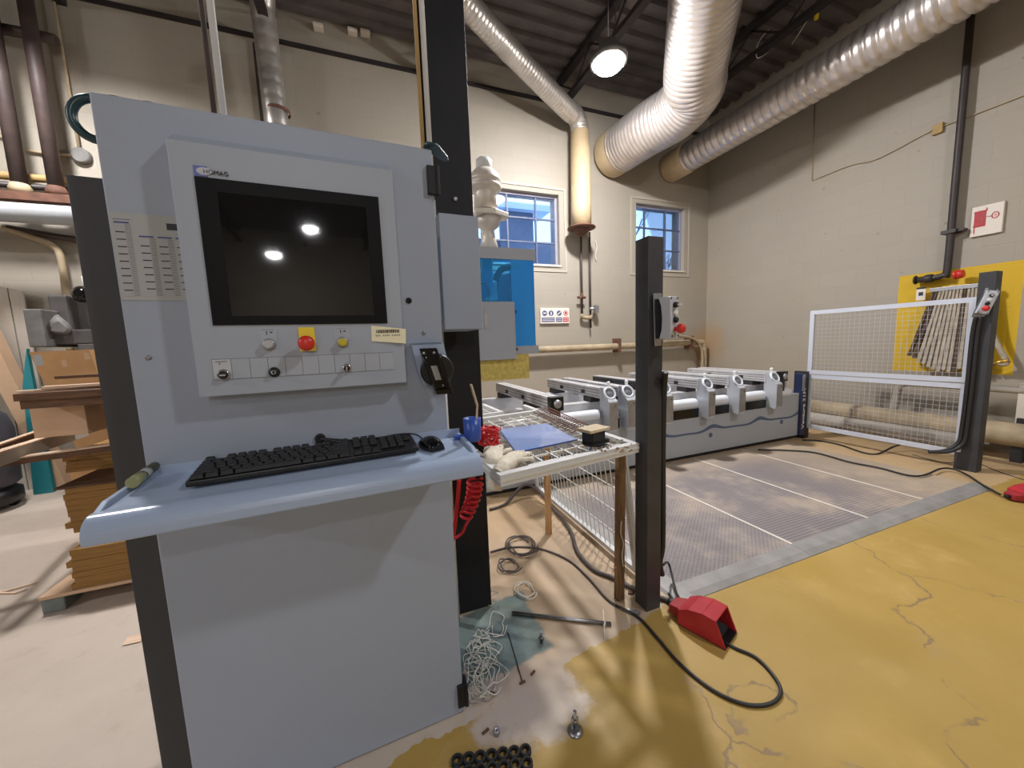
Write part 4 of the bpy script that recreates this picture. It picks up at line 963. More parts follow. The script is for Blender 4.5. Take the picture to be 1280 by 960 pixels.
MB().cyl((ga.x, 5.15, z0), (ga.x, 5.15, z1), .016, n=10).build('left_tube', 'brown_pipe', t)
MB().cyl((gb.x, 5.15, z2), (gb.x, 5.15, z1+.03), .016, n=10).build('right_tube', 'brown_pipe', t)
MB().tube(smooth_path([(ga.x, 5.15, z0+.02), (ga.x+.01, 5.15, z0-.03), (gb.x-.01, 5.15, z0-.04), (gb.x, 5.15, z0)], 4), .03, 10).build('bottom_bend', 'pipe_tan', t)
zv = at_y(727, 372, 5.15).z
MB().cyl((ga.x-.09, 5.13, zv), (ga.x+.05, 5.13, zv), .02, n=8).cyl((ga.x-.01, 5.13, zv-.02), (ga.x-.01, 5.13, zv+.07), .022, n=8).build('valve', 'rust', t)
zv = at_y(737, 386, 5.15).z
MB().cyl((gb.x-.03, 5.12, zv), (gb.x+.13, 5.12, zv), .022, n=8).box(gb.x+.05, gb.x+.12, 5.09, 5.15, zv-.07, zv+.05).build('tap', 'zinc', t)
ch = at_y(744, 300, 5.2); pipe('wall_string', 'short pale cord hanging on the back wall beside the drop duct', [ch, ch+V((.03, 0, -.12)), ch+V((.0, 0, -.25)), ch+V((.02, 0, -.32))], .008, 'cable_white', 6, cat='cord')
# safety notice
a, b = at_y(675, 385, 5.2), at_y(711.5, 404, 5.2)
t = thing('safety_sign', 'small white board of blue and red safety symbols on the back wall', 'sign', ((a.x+b.x)/2, 5.2, b.z))
MB().box(a.x, b.x, 5.19, 5.225, b.z, a.z).build('board', 'sign_white', t, bevel=.002)
w = b.x-a.x; hgt = a.z-b.z; ys = 5.188
for f_, mt in ((.14, 'sign_blue'), (.36, 'sign_blue'), (.64, 'sign_blue'), (.87, 'sign_red')):
    cx = a.x+w*f_; cz_ = b.z+hgt*.66
    s_ = MB().lathe([(.042, 0), (.042, .003)], (cx, 5.19, cz_), (0, -1, 0), 20).build('symbol', mt, t)
    if f_ == .87: MB().lathe([(.033, .0032), (.033, .005), (.022, .005), (.022, .0032)], (cx, 5.19, cz_), (0, -1, 0), 18, False).build('symbol_mark', 'sign_white', s_)
    elif f_ == .64: MB().beam((cx-.025, 5.1855, cz_-.02), (cx+.025, 5.1855, cz_+.02), .014, .002, (0, 1, 0)).build('symbol_mark', 'sign_white', s_)
    elif f_ == .14: MB().box(cx-.024, cx+.024, 5.184, 5.187, cz_-.008, cz_+.012).build('symbol_mark', 'sign_white', s_)
    else: MB().box(cx-.010, cx+.010, 5.184, 5.187, cz_-.028, cz_+.022).build('symbol_mark', 'sign_white', s_)
for x0, x1, mt in ((.04, .48, 'sign_blue'), (.53, .74, 'sign_blue'), (.77, .97, 'sign_red')):
    s_ = MB().box(a.x+w*x0, a.x+w*x1, 5.187, 5.19, b.z+hgt*.10, b.z+hgt*.38).build('text_panel', mt, t)
    m = MB()
    for zf in (.17, .27): m.box(a.x+w*(x0+.02), a.x+w*(x1-.02), 5.185, 5.187, b.z+hgt*zf, b.z+hgt*(zf+.035))
    m.build('text_line', 'sign_white', s_)

# ------------------------------------------------------------------ right wall: standpipe, hose, sign
sx = 5.87
t = thing('standpipe', 'dark vertical pipe running down the right wall to a valve', 'pipe', (sx, 2.10, 1.85))
MB().tube(smooth_path([(sx, 2.10, ZC), (sx, 2.10, 3), (sx, 2.10, 1.94), (sx, 2.12, 1.87), (sx, 2.18, 1.85), (sx, 2.26, 1.845)], 5), .031, 12).build('riser', 'pipe_black', t)
MB().lathe([(.036, 0), (.046, .01), (.046, .06), (.034, .08), (.034, .12), (.02, .13)], (sx, 2.20, 1.848), (0, 1, 0), 14).build('valve_body', 'pipe_black', t)
MB().lathe([(.045, 0), (.05, .008), (.045, .016)], (sx, 2.335, 1.85), (0, 1, 0), 14).build('handwheel', 'pipe_black', t)
MB().lathe([(.04, 0), (.048, .008), (.04, .03)], (sx-.05, 2.03, 1.845), (0, -1, .1), 14).lathe([(.05, .03), (.04, .07)], (sx-.05, 2.03, 1.845), (0, -1, .1), 10).build('red_wheel', 'red_plastic', t)
zc = at_x(1197, 288, sx).z
MB().box(sx-.045, XR-.001, 2.05, 2.16, zc-.018, zc+.018).box(sx-.02, XR-.02, 2.0, 2.06, zc-.012, zc+.012).build('clamp', 'pipe_black', t)
hr = thing('fire_hose', 'fire hose hung in tight folds on a rack over the yellow wall patch', 'fire hose', (5.80, 2.03, 1.2))
q0, q1 = at_x(1163, 362, 5.80), at_x(1236, 356, 5.80)
MB().box(5.775, 5.83, q1.y, q0.y, q0.z-.03, q0.z+.012).box(5.83, XR, q1.y+.02, q1.y+.05, q0.z-.02, q0.z+.005).box(5.83, XR, q0.y-.05, q0.y-.02, q0.z-.02, q0.z+.005).build('rack_bar', 'zinc', hr, bevel=.004)
rr = random.Random(3); n_ = 15
for i in range(n_):
    f_ = i/(n_-1); yt = q0.y-.03 + (q1.y-q0.y+.05)*f_
    yb = yt + (.17*(1-f_)**1.3 - .02)*(1); zbtm = .93 - .10*math.sin(f_*PI)*1 + rr.uniform(-.015, .015) + (.08*(1-f_)**3)
    zt_ = q0.z-.03
    b_ = MB(); w = .030
    for s, dxx in ((0, 0), (1, .03)):
        x_ = 5.79+dxx
        b_.hexa([V(p) for p in ((x_-.012, yb-w*.5, zbtm+.02*s), (x_-.012, yb+w*.5, zbtm+.02*s), (x_+.012, yb+w*.5, zbtm+.02*s), (x_+.012, yb-w*.5, zbtm+.02*s), (x_-.008, yt-w*.32, zt_), (x_-.008, yt+w*.32, zt_), (x_+.008, yt+w*.32, zt_), (x_+.008, yt-w*.32, zt_))])
    b_.cyl((5.775, yb, zbtm+.004), (5.825, yb, zbtm+.004), .017, n=10)
    b_.build('hose_fold', 'hose_dark' if i in (0, 1, 9) else 'hose_canvas', hr, bevel=.003)
ql = at_x(1258, 452, 5.82); q2 = at_x(1240, 415, 5.82)
MB().tube(smooth_path([(5.82, q1.y+.02, q1.z-.03), (5.82, q2.y, q2.z), ql, ql+V((0, .05, -.02))], 6), .022, 10).build('free_end', 'hose_canvas', hr)
MB().cyl(ql+V((0, -.015, .015)), ql+V((0, .11, -.04)), .028, .02, 12).build('nozzle', 'brass', hr)
a, b = at_x(1146, 362, 5.86), at_x(1153.5, 375, 5.86)
tg = thing('inspection_tag', 'white inspection tag hanging from the valve beside the fire hose', 'tag', (5.86, (a.y+b.y)/2, b.z-.0))
MB().box(5.855, 5.862, b.y-.02, a.y, b.z, a.z).build('card', 'sign_white', tg); MB().box(5.852, 5.856, b.y+.0, a.y-.02, b.z+.05, b.z+.09).build('printed_block', 'ink_dark', tg)
MB().box(5.854, 5.863, b.y-.02, a.y, a.z, a.z+.02).build('clip', 'pipe_black', tg)
# hose reel sign
c4 = [at_x(x, y, 5.925) for x, y in ((1216, 260), (1256, 251), (1252.5, 291), (1212, 296))]
y1_, y0_ = (c4[0].y+c4[3].y)/2, (c4[1].y+c4[2].y)/2; z1_, z0_ = (c4[0].z+c4[1].z)/2, (c4[2].z+c4[3].z)/2
t = thing('hose_sign', 'white sign with a red hose reel symbol on the right wall', 'sign', (5.93, (y0_+y1_)/2, z0_))
MB().box(5.92, XR, y0_, y1_, z0_, z1_).build('board', 'sign_white', t, bevel=.004)
hw, hh_ = y1_-y0_, z1_-z0_
Y_ = lambda f: y1_-hw*f
Z_ = lambda f: z0_+hh_*f
m = MB()
for i in range(7):
    f_ = .10+.055*i; m.box(5.917, 5.921, Y_(f_+.042), Y_(f_), Z_(.30), Z_(.84))
m.box(5.9175, 5.921, Y_(.47), Y_(.08), Z_(.32), Z_(.36)).box(5.9175, 5.921, Y_(.47), Y_(.08), Z_(.78), Z_(.82)).box(5.917, 5.921, Y_(.145), Y_(.11), Z_(.12), Z_(.30)).box(5.917, 5.921, Y_(.14), Y_(.115), Z_(.07), Z_(.10)).box(5.917, 5.921, Y_(.50), Y_(.46), Z_(.80), Z_(.90))
m.build('reel_symbol', 'sign_red', t)
m = MB(); m.box(5.917, 5.921, Y_(.66), Y_(.48), Z_(.585), Z_(.605))
m.tube([V((5.919, Y_(.76)+.022*math.cos(a), Z_(.60)+.03*math.sin(a))) for a in [2*PI*i/16 for i in range(16)]], .004, 6, closed=True)
m.box(5.917, 5.921, Y_(.80), Y_(.72), Z_(.59), Z_(.61)).box(5.917, 5.921, Y_(.79), Y_(.73), Z_(.55), Z_(.56)).box(5.917, 5.921, Y_(.79), Y_(.73), Z_(.64), Z_(.65))
m.build('nozzle_symbol', 'sign_red', t)
# thin cable with a small box along the wall
wp_ = [(1015, 226), (1062, 207), (1090, 201), (1120, 187), (1165, 163), (1205, 148), (1280, 119), (1330, 99)]
cable('wall_wire', [at_x(x, y, 5.935) for x, y in wp_], .006, 'pipe_tan', 'thin wire stretched along the upper right wall below the foil duct', 'wire', 5, 6)
q = at_x(1172, 161, 5.92); tag(MB().box(5.91, XR, q.y-.04, q.y+.04, q.z-.05, q.z+.05).build('wire_box', 'yellow_pipe', bevel=.004), 'tiny tan box on the wire along the right wall', 'junction box')
pipe('wall_conduit', 'hair thin conduit dropping down the right wall near the corner', [at_x(1018, 130, 5.94), at_x(1015, 226, 5.94)], .006, 'pipe_tan', 6, sm=False)
# low pipes along the right wall
def low(px_, X): return at_x(*px_, X)
zA = at_x(1265, 543, 5.66).z; zBp = .12
t = thing('floor_pipe', 'thick tan pipe running low along the right wall behind the mesh fence', 'pipe', (5.66, 2.5, zA-.11))
MB().tube([(5.66, .2, zA), (5.66, 1.72, zA), (5.66, 1.74, zA), (5.66, 4.9, zA+.03)], [.112, .112, .100, .100], 18).build('run', 'pipe_tan', t)
MB().tube([(5.66, 1.70, zA), (5.66, 1.80, zA)], .122, 18).build('coupling', 'pipe_tan', t)
for y in (1.45, 3.6): MB().box(5.62, 5.70, y-.035, y+.035, 0, zA-.10).build('support_block', 'machine_dark', t)
pipe('floor_pipe', 'lower pale pipe lying under the thick tan pipe along the right wall', [(5.55, 1.75, .13), (5.55, 3, .13), (5.55, 4.9, .13)], .085, 'pale_sheet', 16, sm=False)
zC = at_x(1262, 487, 5.72).z
t = thing('heating_pipe', 'slim grey pipe on a post low on the right wall beyond the mesh fence', 'pipe', (5.72, 1.6, zC-.05))
MB().tube(smooth_path([(5.72, .3, zC), (5.72, 1.5, zC), (5.72, 2.25, zC), (5.72, 2.33, zC-.03), (5.72, 2.36, zC-.12), (5.70, 2.37, zA+.1)], 6), .035, 12).build('run', 'pale_sheet', t)
MB().box(5.70, 5.80, 1.42, 1.50, 0, zC+.06).build('post', 'trim_cream', t, bevel=.004); MB().box(5.66, 5.71, 1.42, 1.48, zA+.09, zA+.16).build('clamp', 'machine_dark', t)

# ------------------------------------------------------------------ odds and ends under the ceiling
q = depth_pt(1021, 12, 4.2)
t = thing('hanging_plug', 'small yellow plug hanging under the dark ceiling between the big ducts', 'plug', q-V((0, 0, .1)))
MB().cyl(q-V((0, 0, .10)), q+V((0, 0, .06)), .022, n=8).build('plug_body', 'yellow_plastic', t); MB().tube([q+V((0, 0, .06)), V((q.x, q.y, ZC-.0))], .008, 6).build('cord', 'cable_black', t)
for i, pp_ in enumerate((((1010, 3, 4.6), (975, 25, 4.7), (950, 50, 4.6), (946, 72, 4.5), (960, 66, 4.6)), ((1000, -10, 4.4), (960, 8, 4.6), (930, 30, 4.9)), ((1030, -8, 4.4), (1000, 40, 4.6), (990, 55, 4.8)))):
    cable('ceiling_wire', [depth_pt(*p) for p in pp_], .006, 'cable_white', ('loose pale wire looping under the ceiling between the two big ducts', 'pale wire leading up to the top right of the thickest duct', 'thin wire hanging beside the yellow plug')[i], 'wire', 6, 6)
q = at_y(522, 53, 5.15)
for i, x in enumerate((397, 440, 456)): 
    q = at_y(x, 33+(x-397)*.13, 5.16); tag(MB().box(q.x-.05, q.x+.06, 5.12, 5.225, q.z-.02, q.z+.02).build('mortar_blob', 'trim_cream', bevel=.01), ('pale patch at the wall top nearest the spiral pipe', 'second pale patch along the top of the back wall', 'third pale patch along the top of the back wall')[i], 'patch')

# ------------------------------------------------------------------ left side: pipes on the back wall
Yl = 4.95
def z_at(x, y, Y): return at_y(x, y, Y).z
zd = z_at(40, 267, 4.75)
t = thing('level_duct', 'white level duct running along the back wall at the far left', 'duct', (-4.5, 4.75, zd-.08))
MB().cyl((XL, 4.75, zd), (-1.5, 4.75, zd), .085, n=18).build('run', 'duct_white', t)
zr = z_at(40, 250, Yl)
tag(MB().box(XL, -1.6, 4.86, 5.05, zr-.03, zr+.045).build('ledge_beam', 'rust'), 'rusty ledge beam behind the white level duct', 'beam')
ups = []
for (pb, pt_, lab, z_top) in (((28, 248), (0, 85), 'leftmost dark upright pipe standing on the rusty ledge', ZC), ((72, 244), (31, 40), 'second dark upright pipe with a branch near its top', None)):
    q = at_y(*pb, Yl)
    t = thing('upright_pipe', lab, 'pipe', (q.x, Yl, zr), group='dark upright pipes on the left')
    zt_ = ZC if z_top else z_at(33, 34, Yl)+.1
    MB().cyl((q.x, Yl, zr+.045), (q.x, Yl, ZC), .055, n=14).build('tube', 'brown_pipe', t)
    MB().lathe([(.075, 0), (.075, .05), (.058, .09)], (q.x, Yl, zr+.046)).build('collar', 'pipe_tan' if z_top else 'rust', t)
    if not z_top:
        zb_ = z_at(38, 34, Yl); MB().tube([(q.x-1.2, Yl+.11, zb_), (q.x, Yl+.10, zb_), (q.x+.12, Yl+.10, zb_-.01)], .045, 12).build('branch', 'brown_pipe', t)
zy = z_at(45, 223, 5.1)
tag(MB().cyl((XL, 5.1, zy), (-1.7, 5.1, zy), .035, n=10).build('yellow_wall_pipe', 'yellow_pipe'), 'yellowish level pipe behind the upright pipes at the left', 'pipe')
tag(MB().cyl((XL, 5.05, zy-.10), (-1.7, 5.05, zy-.10), .028, n=10).build('grey_wall_pipe', 'pipe_black'), 'dark level pipe just under the yellowish one at the left', 'pipe')
q = at_y(102, 195, 5.2)
t = thing('junction_box', 'round junction box on the back wall with a conduit rising from it', 'junction box', q)
MB().lathe([(.075, 0), (.075, .04), (.06, .05)], q+V((0, .02, 0)), (0, -1, 0), 20).build('box', 'dust_grey', t)
MB().cyl((q.x-.01, 5.2, q.z+.06), (q.x-.03, 5.2, ZC), .013, n=8).build('conduit', 'pipe_tan', t)
MB().tube(smooth_path([q+V((-.06, 0, 0)), at_y(60, 192, 5.2), at_y(28, 186, 5.2), at_y(8, 174, 5.2), at_y(-20, 160, 5.2)], 6), .013, 8).build('side_conduit', 'pipe_tan', t)
pl = at_y(322, 100, 5.2); tag(MB().box(pl.x-.012, pl.x+.012, 5.19, 5.225, 0, ZC-.4).build('wall_strip', 'pipe_black'), 'narrow dark strip on the back wall left of the spiral pipe', 'strip')
for i, yy in enumerate((288, 300)):
    a, b = at_y(10, yy-3, 5.15), at_y(120, yy+16, 5.15)
    pipe('slanting_pipe', ('upper thin pipe slanting down in the shade under the white level duct', 'lower thin pipe slanting and turning down the wall under the white level duct')[i], [a, b] if i == 0 else [at_y(5, 284, 5.15), at_y(50, 300, 5.15), at_y(66, 308, 5.15), at_y(76, 322, 5.15), at_y(84, 380, 5.15), at_y(88, 440, 5.15)], .03, 'pipe_tan' if i else 'brown_pipe', 8, sm=bool(i))

# ------------------------------------------------------------------ left side: machine, sheets, boards
def slab(name, m, px, Y, th, label=None, cat=None, parent=None, group=None):
    o = MB().prism([at_y(x, y, Y) for x, y in px], (0, th, 0)).build(name, m, parent)
    return tag(o, label, cat, group) if label else o
q = at_z(78, 560, 0); Ym = 4.55
t = thing('dusty_machine', 'dark dusty machine with a plastic wrapped top behind the cardboard at the left', 'machine', (at_y(75, 430, Ym).x, Ym+.3, 0))
a, b = at_y(50, 372, Ym), at_y(135, 372, Ym)
zk = z_at(90, 430, Ym); MB().box(at_y(96, 430, Ym).x, b.x, Ym, Ym+.6, 0, zk).box(a.x, b.x, Ym, Ym+.6, zk, z_at(90, 412, Ym)).build('body', 'dark_machine', t, bevel=.01)
a2 = at_y(30, 400, Ym-.1); b2 = at_y(52, 400, Ym-.1)
MB().box(a2.x, b2.x, Ym-.1, Ym+.3, z_at(40, 434, Ym-.1), z_at(40, 386, Ym-.1)).build('control_box', 'dust_grey', t, bevel=.01)
rs = [[at_y(74+ (sx_*f_), 410+sy_*f_, Ym+.05+d_) for sx_, sy_ in ((-20, 6), (-16, -12), (-2, -17), (12, -6), (20, 4), (12, 10), (-6, 9))] for f_, d_ in ((.5, -.12), (1, 0), (1, .25), (.6, .35))]
MB().rings(rs, smooth=True).build('wrapped_top', 'dust_grey', t)
MB().box(at_y(46, 370, Ym).x, at_y(72, 370, Ym).x, Ym+.1, Ym+.4, z_at(60, 420, Ym), z_at(60, 366, Ym)).build('motor', 'dark_machine', t, bevel=.02)
qv = at_y(97, 364, Ym); MB().lathe([(.07, 0), (.075, .05), (.03, .10)], (qv.x, Ym+.1, qv.z-.02), (0, -1, 0), 16).build('hose_end', 'glossy_black', t)
MB().cyl((qv.x, Ym+.15, qv.z), (qv.x-.0, Ym+.15, z_at(97, 425, Ym)), .04, n=10).build('neck', 'dust_grey', t)
MB().cyl((qv.x+.02, Ym+.1, qv.z+.02), (qv.x+.02, Ym+.1, z_at(97, 343, Ym)), .03, n=10).build('pale_stub', 'frame_white', t)

for i, (xa, xb) in enumerate(((-34, -14), (-12, 8), (10, 27))):
    p = [at_y(xa, 352+i*4, 5.1), at_y(xb, 356+i*4, 5.1), at_y(xb+18, 450, 5.1), at_y(xa+18, 450, 5.1)]
    p[2].z = p[3].z = 0
    tag(MB().prism(p, (0, .02, 0)).build('leaning_sheet', 'pale_sheet'), ['leftmost pale grey sheet leaning against the back wall', 'middle pale grey sheet leaning against the back wall', 'pale grey sheet leaning closest to the dusty machine'][i], 'sheet', 'pale sheets leaning at the left')
# drum
dc = V((-3.30, 4.52, 0))
t = thing('drum', 'dark grey rounded drum on a black wheeled base at the left edge', 'drum', dc)
MB().lathe([(.20, .20), (.24, .24), (.25, .45), (.25, .72), (.22, .84), (.17, .90), (.02, .91)], dc).build('tank', 'drum_grey', t)
MB().lathe([(.20, .05), (.24, .07), (.24, .17), (.18, .21)], dc).build('base', 'black_plastic', t)
for a in range(4): MB().cyl(dc+V((.17*math.cos(a*PI/2+.6), .17*math.sin(a*PI/2+.6)-.015, .04)), dc+V((.17*math.cos(a*PI/2+.6), .17*math.sin(a*PI/2+.6)+.015, .04)), .04, n=12).build('caster', 'rubber', t)
# leaning boards and cardboard
Yb_ = 4.95
p = [at_y(x, y, Yb_) for x, y in ((-34, 372), (84, 605), (66, 609), (-60, 380))]
p[1].z = p[2].z = 0.002
tag(MB().prism(p, (0, .12, 0)).build('leaning_board', 'mdf_tan'), 'thick tan board leaning steeply left behind the stacked frames', 'board')
Yt_ = 4.88
p = [at_y(x, y, Yt_) for x, y in ((33, 436), (66, 609), (40, 609), (28, 482))]; p[1].z = p[2].z = 0.002
tag(MB().prism(p, (0, .035, 0)).build('teal_board', 'teal_board'), 'teal board standing behind the cardboard and the stacks', 'board')
cbp = [at_y(x, y, 3.78) for x, y in ((36, 440), (111, 437), (124, 500), (58, 506))]
t = thing('cardboard_pack', 'brown cardboard pack with white labels leaning behind the stacked boards', 'cardboard', ((cbp[2]+cbp[3])/2))
cbp2 = [cbp[0], cbp[1], V((cbp[2].x, 3.78, .2)), V((cbp[3].x, 3.78, .2))]
MB().prism([cbp[0], cbp[1], cbp[2]+V((.1, 0, -.35)), cbp[3]+V((.12, 0, -.35))], (0, .12, 0)).build('pack', 'cardboard', t)
for pxs in (((41, 444), (51, 443), (55, 456), (45, 458)), ((76, 450), (82, 450), (84, 458), (78, 459)), ((104, 441), (110, 441), (113, 449), (106, 450))):
    MB().prism([at_y(x, y, 3.777) for x, y in pxs], (0, .003, 0)).build('shipping_label', 'label_paper' if pxs[0][0] < 60 else 'mdf_tan', t)
MB().box(cbp[3].x+.05, cbp[3].x+.55, 3.80, 4.2, 0, .6).build('lower_pack', 'cardboard', t)

# stacks on the pallet
def stack(xl, xr, yf, yb, z0, z1, nb, name, lab, grp, sd, m='board_edge'):
    rr = random.Random(sd); th = (z1-z0)/nb; first = None
    for i in range(nb):
        if first is None:
            first = MB().box(0, xr-xl, 0, yb-yf, .0005, th-.0008).build(name, m, loc=(0, 0, 0)); o = first
        else: o = first.copy(); COL.objects.link(o)
        o.location = (xl + rr.uniform(-.012, .018), yf + rr.uniform(-.004, .004), z0+th*i)
        pos = 'lowest' if i == 0 else 'topmost' if i == nb-1 else '%s from the bottom' % ['', 'second', 'third', 'fourth', 'fifth', 'sixth', 'seventh', 'eighth'][i]
        tag(o, lab % pos, 'board', grp)
xa = -1.69; yf1 = 2.493
pal = thing('pallet', 'low pallet under the stacks of chipboard on grey blocks', 'pallet', (-1.1, 3.0, 0))
for x in (-1.66, -.62):
    for y in (2.53, 3.5): MB().box(x-.03, x+.06, y-.03, y+.10, 0, .078).build('block', 'concrete_block', pal, bevel=.006)
MB().box(xa, -.45, yf1, 3.6, .079, .096).build('deck_board', 'mdf_tan', pal)
stack(-1.56, -.45, yf1+.01, 3.4, .097, .315, 7, 'chipboard_sheet', 'chipboard sheet in the front stack on the pallet, %s', 'chipboard in the front stack', 1)
y2 = at_z(87, 668, .315).y; z2 = at_y(78, 612, y2).z; y3 = at_z(83, 594, z2).y; z3 = at_y(80, 568, y3).z
x2 = at_y(82, 640, y2).x; x3 = at_y(82, 582, y3).x
y2 = min(y2, 2.9); y3 = min(y3, 3.2)
stack(x2, -.45, y2, 3.5, .316, z2, 8, 'chipboard_sheet', 'chipboard sheet in the middle stack, %s', 'chipboard in the middle stack', 2)
tag(MB().box(x2-.03, -.45, y2-.004, 3.5, z2+.0005, z2+.012).build('cover_board', 'shaded_brown_board'), 'dark brown cover board between the middle and upper stacks', 'board')
stack(x3, -.45, y3, 3.5, z2+.0125, z3, 5, 'chipboard_sheet', 'chipboard sheet in the upper stack under the wooden frames, %s', 'chipboard in the upper stack', 3)
# frames lying crossed on top
z4 = z3 + .03
def rail(lab, a, b, h, face, w=.035):
    a, b = V(a), V(b); b = a + (b-a)*min(1, (3.5-a.y)/max(.01, (b-a).y)); t = thing('frame_rail', lab, 'wooden rail', (a+b)/2-V((0, 0, h/2)), group='wooden rails on the stacks')
    MB().beam(a, b, w*.8, h).build('face_board', face, t); up = V((0, 0, h/2+.004))
    MB().beam(a+up, b+up, w, .008).build('pale_edge', 'pale_wood', t)
rail('long pale edged rail lying lowest across the front of the upper stack', at_z(-40, 585, z4), at_z(165, 556, z4), .035, 'shaded_brown_board', .05)
rail('brown faced rail slanting up behind the others from the left edge', at_z(-40, 581, z4+.05), at_z(135, 514, z4+.05), .085, 'shaded_brown_board', .03)
rail('grey faced rail crossing in front of the brown faced rail', at_z(-20, 580, z4+.045), at_z(150, 524, z4+.045), .07, 'pale_sheet', .05)
zz_ = z4+.12
bx_ = at_y(30, 520, 2.95); tag(MB().box(bx_.x, bx_.x+.24, 2.99, 3.35, zz_-.02, at_y(26, 512, 2.80).z-.001).build('tan_box', 'mdf_tan', bevel=.003), 'tan box between the crossed frames and the upper boards', 'box')
pz_ = at_y(26, 512, 2.80).z; tag(MB().box(bx_.x+.38, bx_.x+.75, 3.0, 3.3, zz_-.02, pz_-.001).build('wood_block', 'shaded_brown_board', bevel=.003), 'dark brown block under the upper planks right of the tan box', 'block')
def plank(lab, m, px, Y, ang, L, D, th, lift=0.0):
    p_ = at_y(*px, Y) + V((0, 0, lift)); u = V((math.cos(ang), math.sin(ang), 0)); v = V((-math.sin(ang), math.cos(ang), 0))
    tag(MB().prism([p_, p_+u*L, p_+u*L+v*D, p_+v*D], (0, 0, th)).build('loose_board', m, bevel=.001), lab, 'board', 'loose boards on the upper pile')
plank('lowest shade-darkened brown plank of the upper pile at the left', 'shaded_brown_board', (26, 512), 2.80, -.02, .95, .40, .052)
plank('middle shade-darkened brown plank overhanging the lowest one in the upper pile', 'shaded_brown_board', (17, 502), 2.78, .0, .98, .42, .040)
plank('pale board on the shade-darkened planks of the upper pile', 'pale_wood', (20, 496), 2.80, .03, .95, .40, .010, .006)
plank('thin pale strip lying aslant on top of the upper pile', 'pale_wood', (20, 493), 2.82, .30, .95, .05, .012, .006)
plank('second pale strip fanned out on top of the upper pile', 'pale_wood', (52, 490), 2.84, .16, .9, .06, .016, .014)
plank('short dark strip sticking out at the top right of the upper pile', 'shaded_brown_board', (68, 474), 3.05, .06, .7, .06, .018)
for i, (px, w) in enumerate((([(-15, 742), (10, 738), (46, 728)], .012), ([(-10, 741), (20, 741), (34, 736)], .010))):
    q = [at_z(x, y, .007) for x, y in px]; m = MB(); m.beam(q[0], q[1], w, .006).beam(q[1], q[2], w*.8, .006)
    tag(m.build('wood_splinter', 'pale_wood'), ('longer wood splinter on the concrete floor at the left', 'shorter wood splinter on the concrete floor at the left')[i], 'splinter')
q = [at_z(x, y, .004) for x, y in ((153, 807), (160, 796), (177, 793), (176, 802))]
tag(MB().prism(q, (0, 0, .002)).build('paper_scrap', 'pale_wood'), 'pale paper scrap on the floor beside the dark side post', 'paper')

# ------------------------------------------------------------------ things on the floor
def pedal(lab, loc, rz):
    t = thing('foot_pedal', lab, 'foot pedal', loc, rz)
    sh = MB(); w = .068
    prof = [(-.066, .108), (-.01, .112), (.05, .096), (.095, .070), (.095, .004), (-.108, .004)]
    for x in (-w, w-.006): sh.prism([V((x, y, z)) for y, z in prof], (.006, 0, 0))
    for (a, b) in zip(prof[:3], prof[1:4]): sh.hexa([V((-w, a[0], a[1]-.006)), V((w, a[0], a[1]-.006)), V((w, b[0], b[1]-.006)), V((-w, b[0], b[1]-.006)), V((-w, a[0], a[1])), V((w, a[0], a[1])), V((w, b[0], b[1])), V((-w, b[0], b[1]))])
    sh.box(-w, w, .089, .095, .004, .070)
    sh.build('housing', 'red_pedal', t, local=True, bevel=.002)
    MB().box(-w+.002, w-.002, -.106, .092, .0, .010).build('base_plate', 'black_plastic', t, local=True)
    MB().hexa([V(p) for p in ((-.05, -.075, .012), (.05, -.075, .012), (.05, .09, .012), (-.05, .09, .012), (-.05, -.075, .024), (.05, -.075, .024), (.05, .09, .055), (-.05, .09, .055))]).build('treadle', 'rubber', t, local=True)
    MB().hexa([V(p) for p in ((-.05, .095, .008), (.05, .095, .008), (.036, .15, .012), (-.036, .15, .012), (-.05, .095, .066), (.05, .095, .066), (.036, .15, .052), (-.036, .15, .052))]).build('rear_block', 'red_paint', t, local=True, bevel=.004)
    MB().cyl((.0, .15, .03), (0, .172, .03), .014, n=12).build('cable_gland', 'black_plastic', t, local=True)
q = at_z(890, 792, 0)
pedal('red foot pedal on the yellow floor in front of the black post', (q.x+.0, q.y+.035, 0), math.radians(20))
q = at_z(1290, 626, 0); pedal('red foot pedal at the right edge near the long mesh fence', (q.x, q.y, 0), math.radians(-8-70+140))
cable('pedal_cable', floor_path([(855, 752), (838, 716), (832, 690), (829, 660)], .006, .02)[:1] + floor_path([(846, 742)], .006, .03) + [at_z(836, 705, .10), V((1.245, 1.31, .2))], .006, 'cable_black', 'short grey cable from the near red pedal up beside the black post', 'cable')
cable('pedal_cable', floor_path([(770, 757), (798, 772), (822, 798), (850, 830), (890, 862), (930, 880), (962, 880), (976, 866), (968, 846), (945, 822), (915, 808), (880, 786), (866, 772), (853, 760), (842, 752), (836, 742)], .0065), .0065, 'cable_black', 'black cable looping across the yellow floor around the near red pedal', 'cable')
cable('floor_cable', floor_path([(613, 690), (640, 684), (675, 686), (710, 700), (735, 722), (756, 746), (772, 758), (796, 770)], .006), .006, 'cable_grey', 'brown grey cable running over the concrete to the weathered timber prop', 'cable')
cable('thick_hose', floor_path([(612, 637), (632, 630)], .012) + [at_z(646, 614, .07), at_z(657, 606, .12), at_z(672, 612, .09)] + floor_path([(690, 634), (706, 652)], .012, .01) + floor_path([(715, 668), (722, 690), (742, 712), (765, 722), (797, 738), (828, 748), (850, 756)], .012), .012, 'cable_grey', 'thick grey hose winding from behind the column past the upright mesh panel', 'hose')
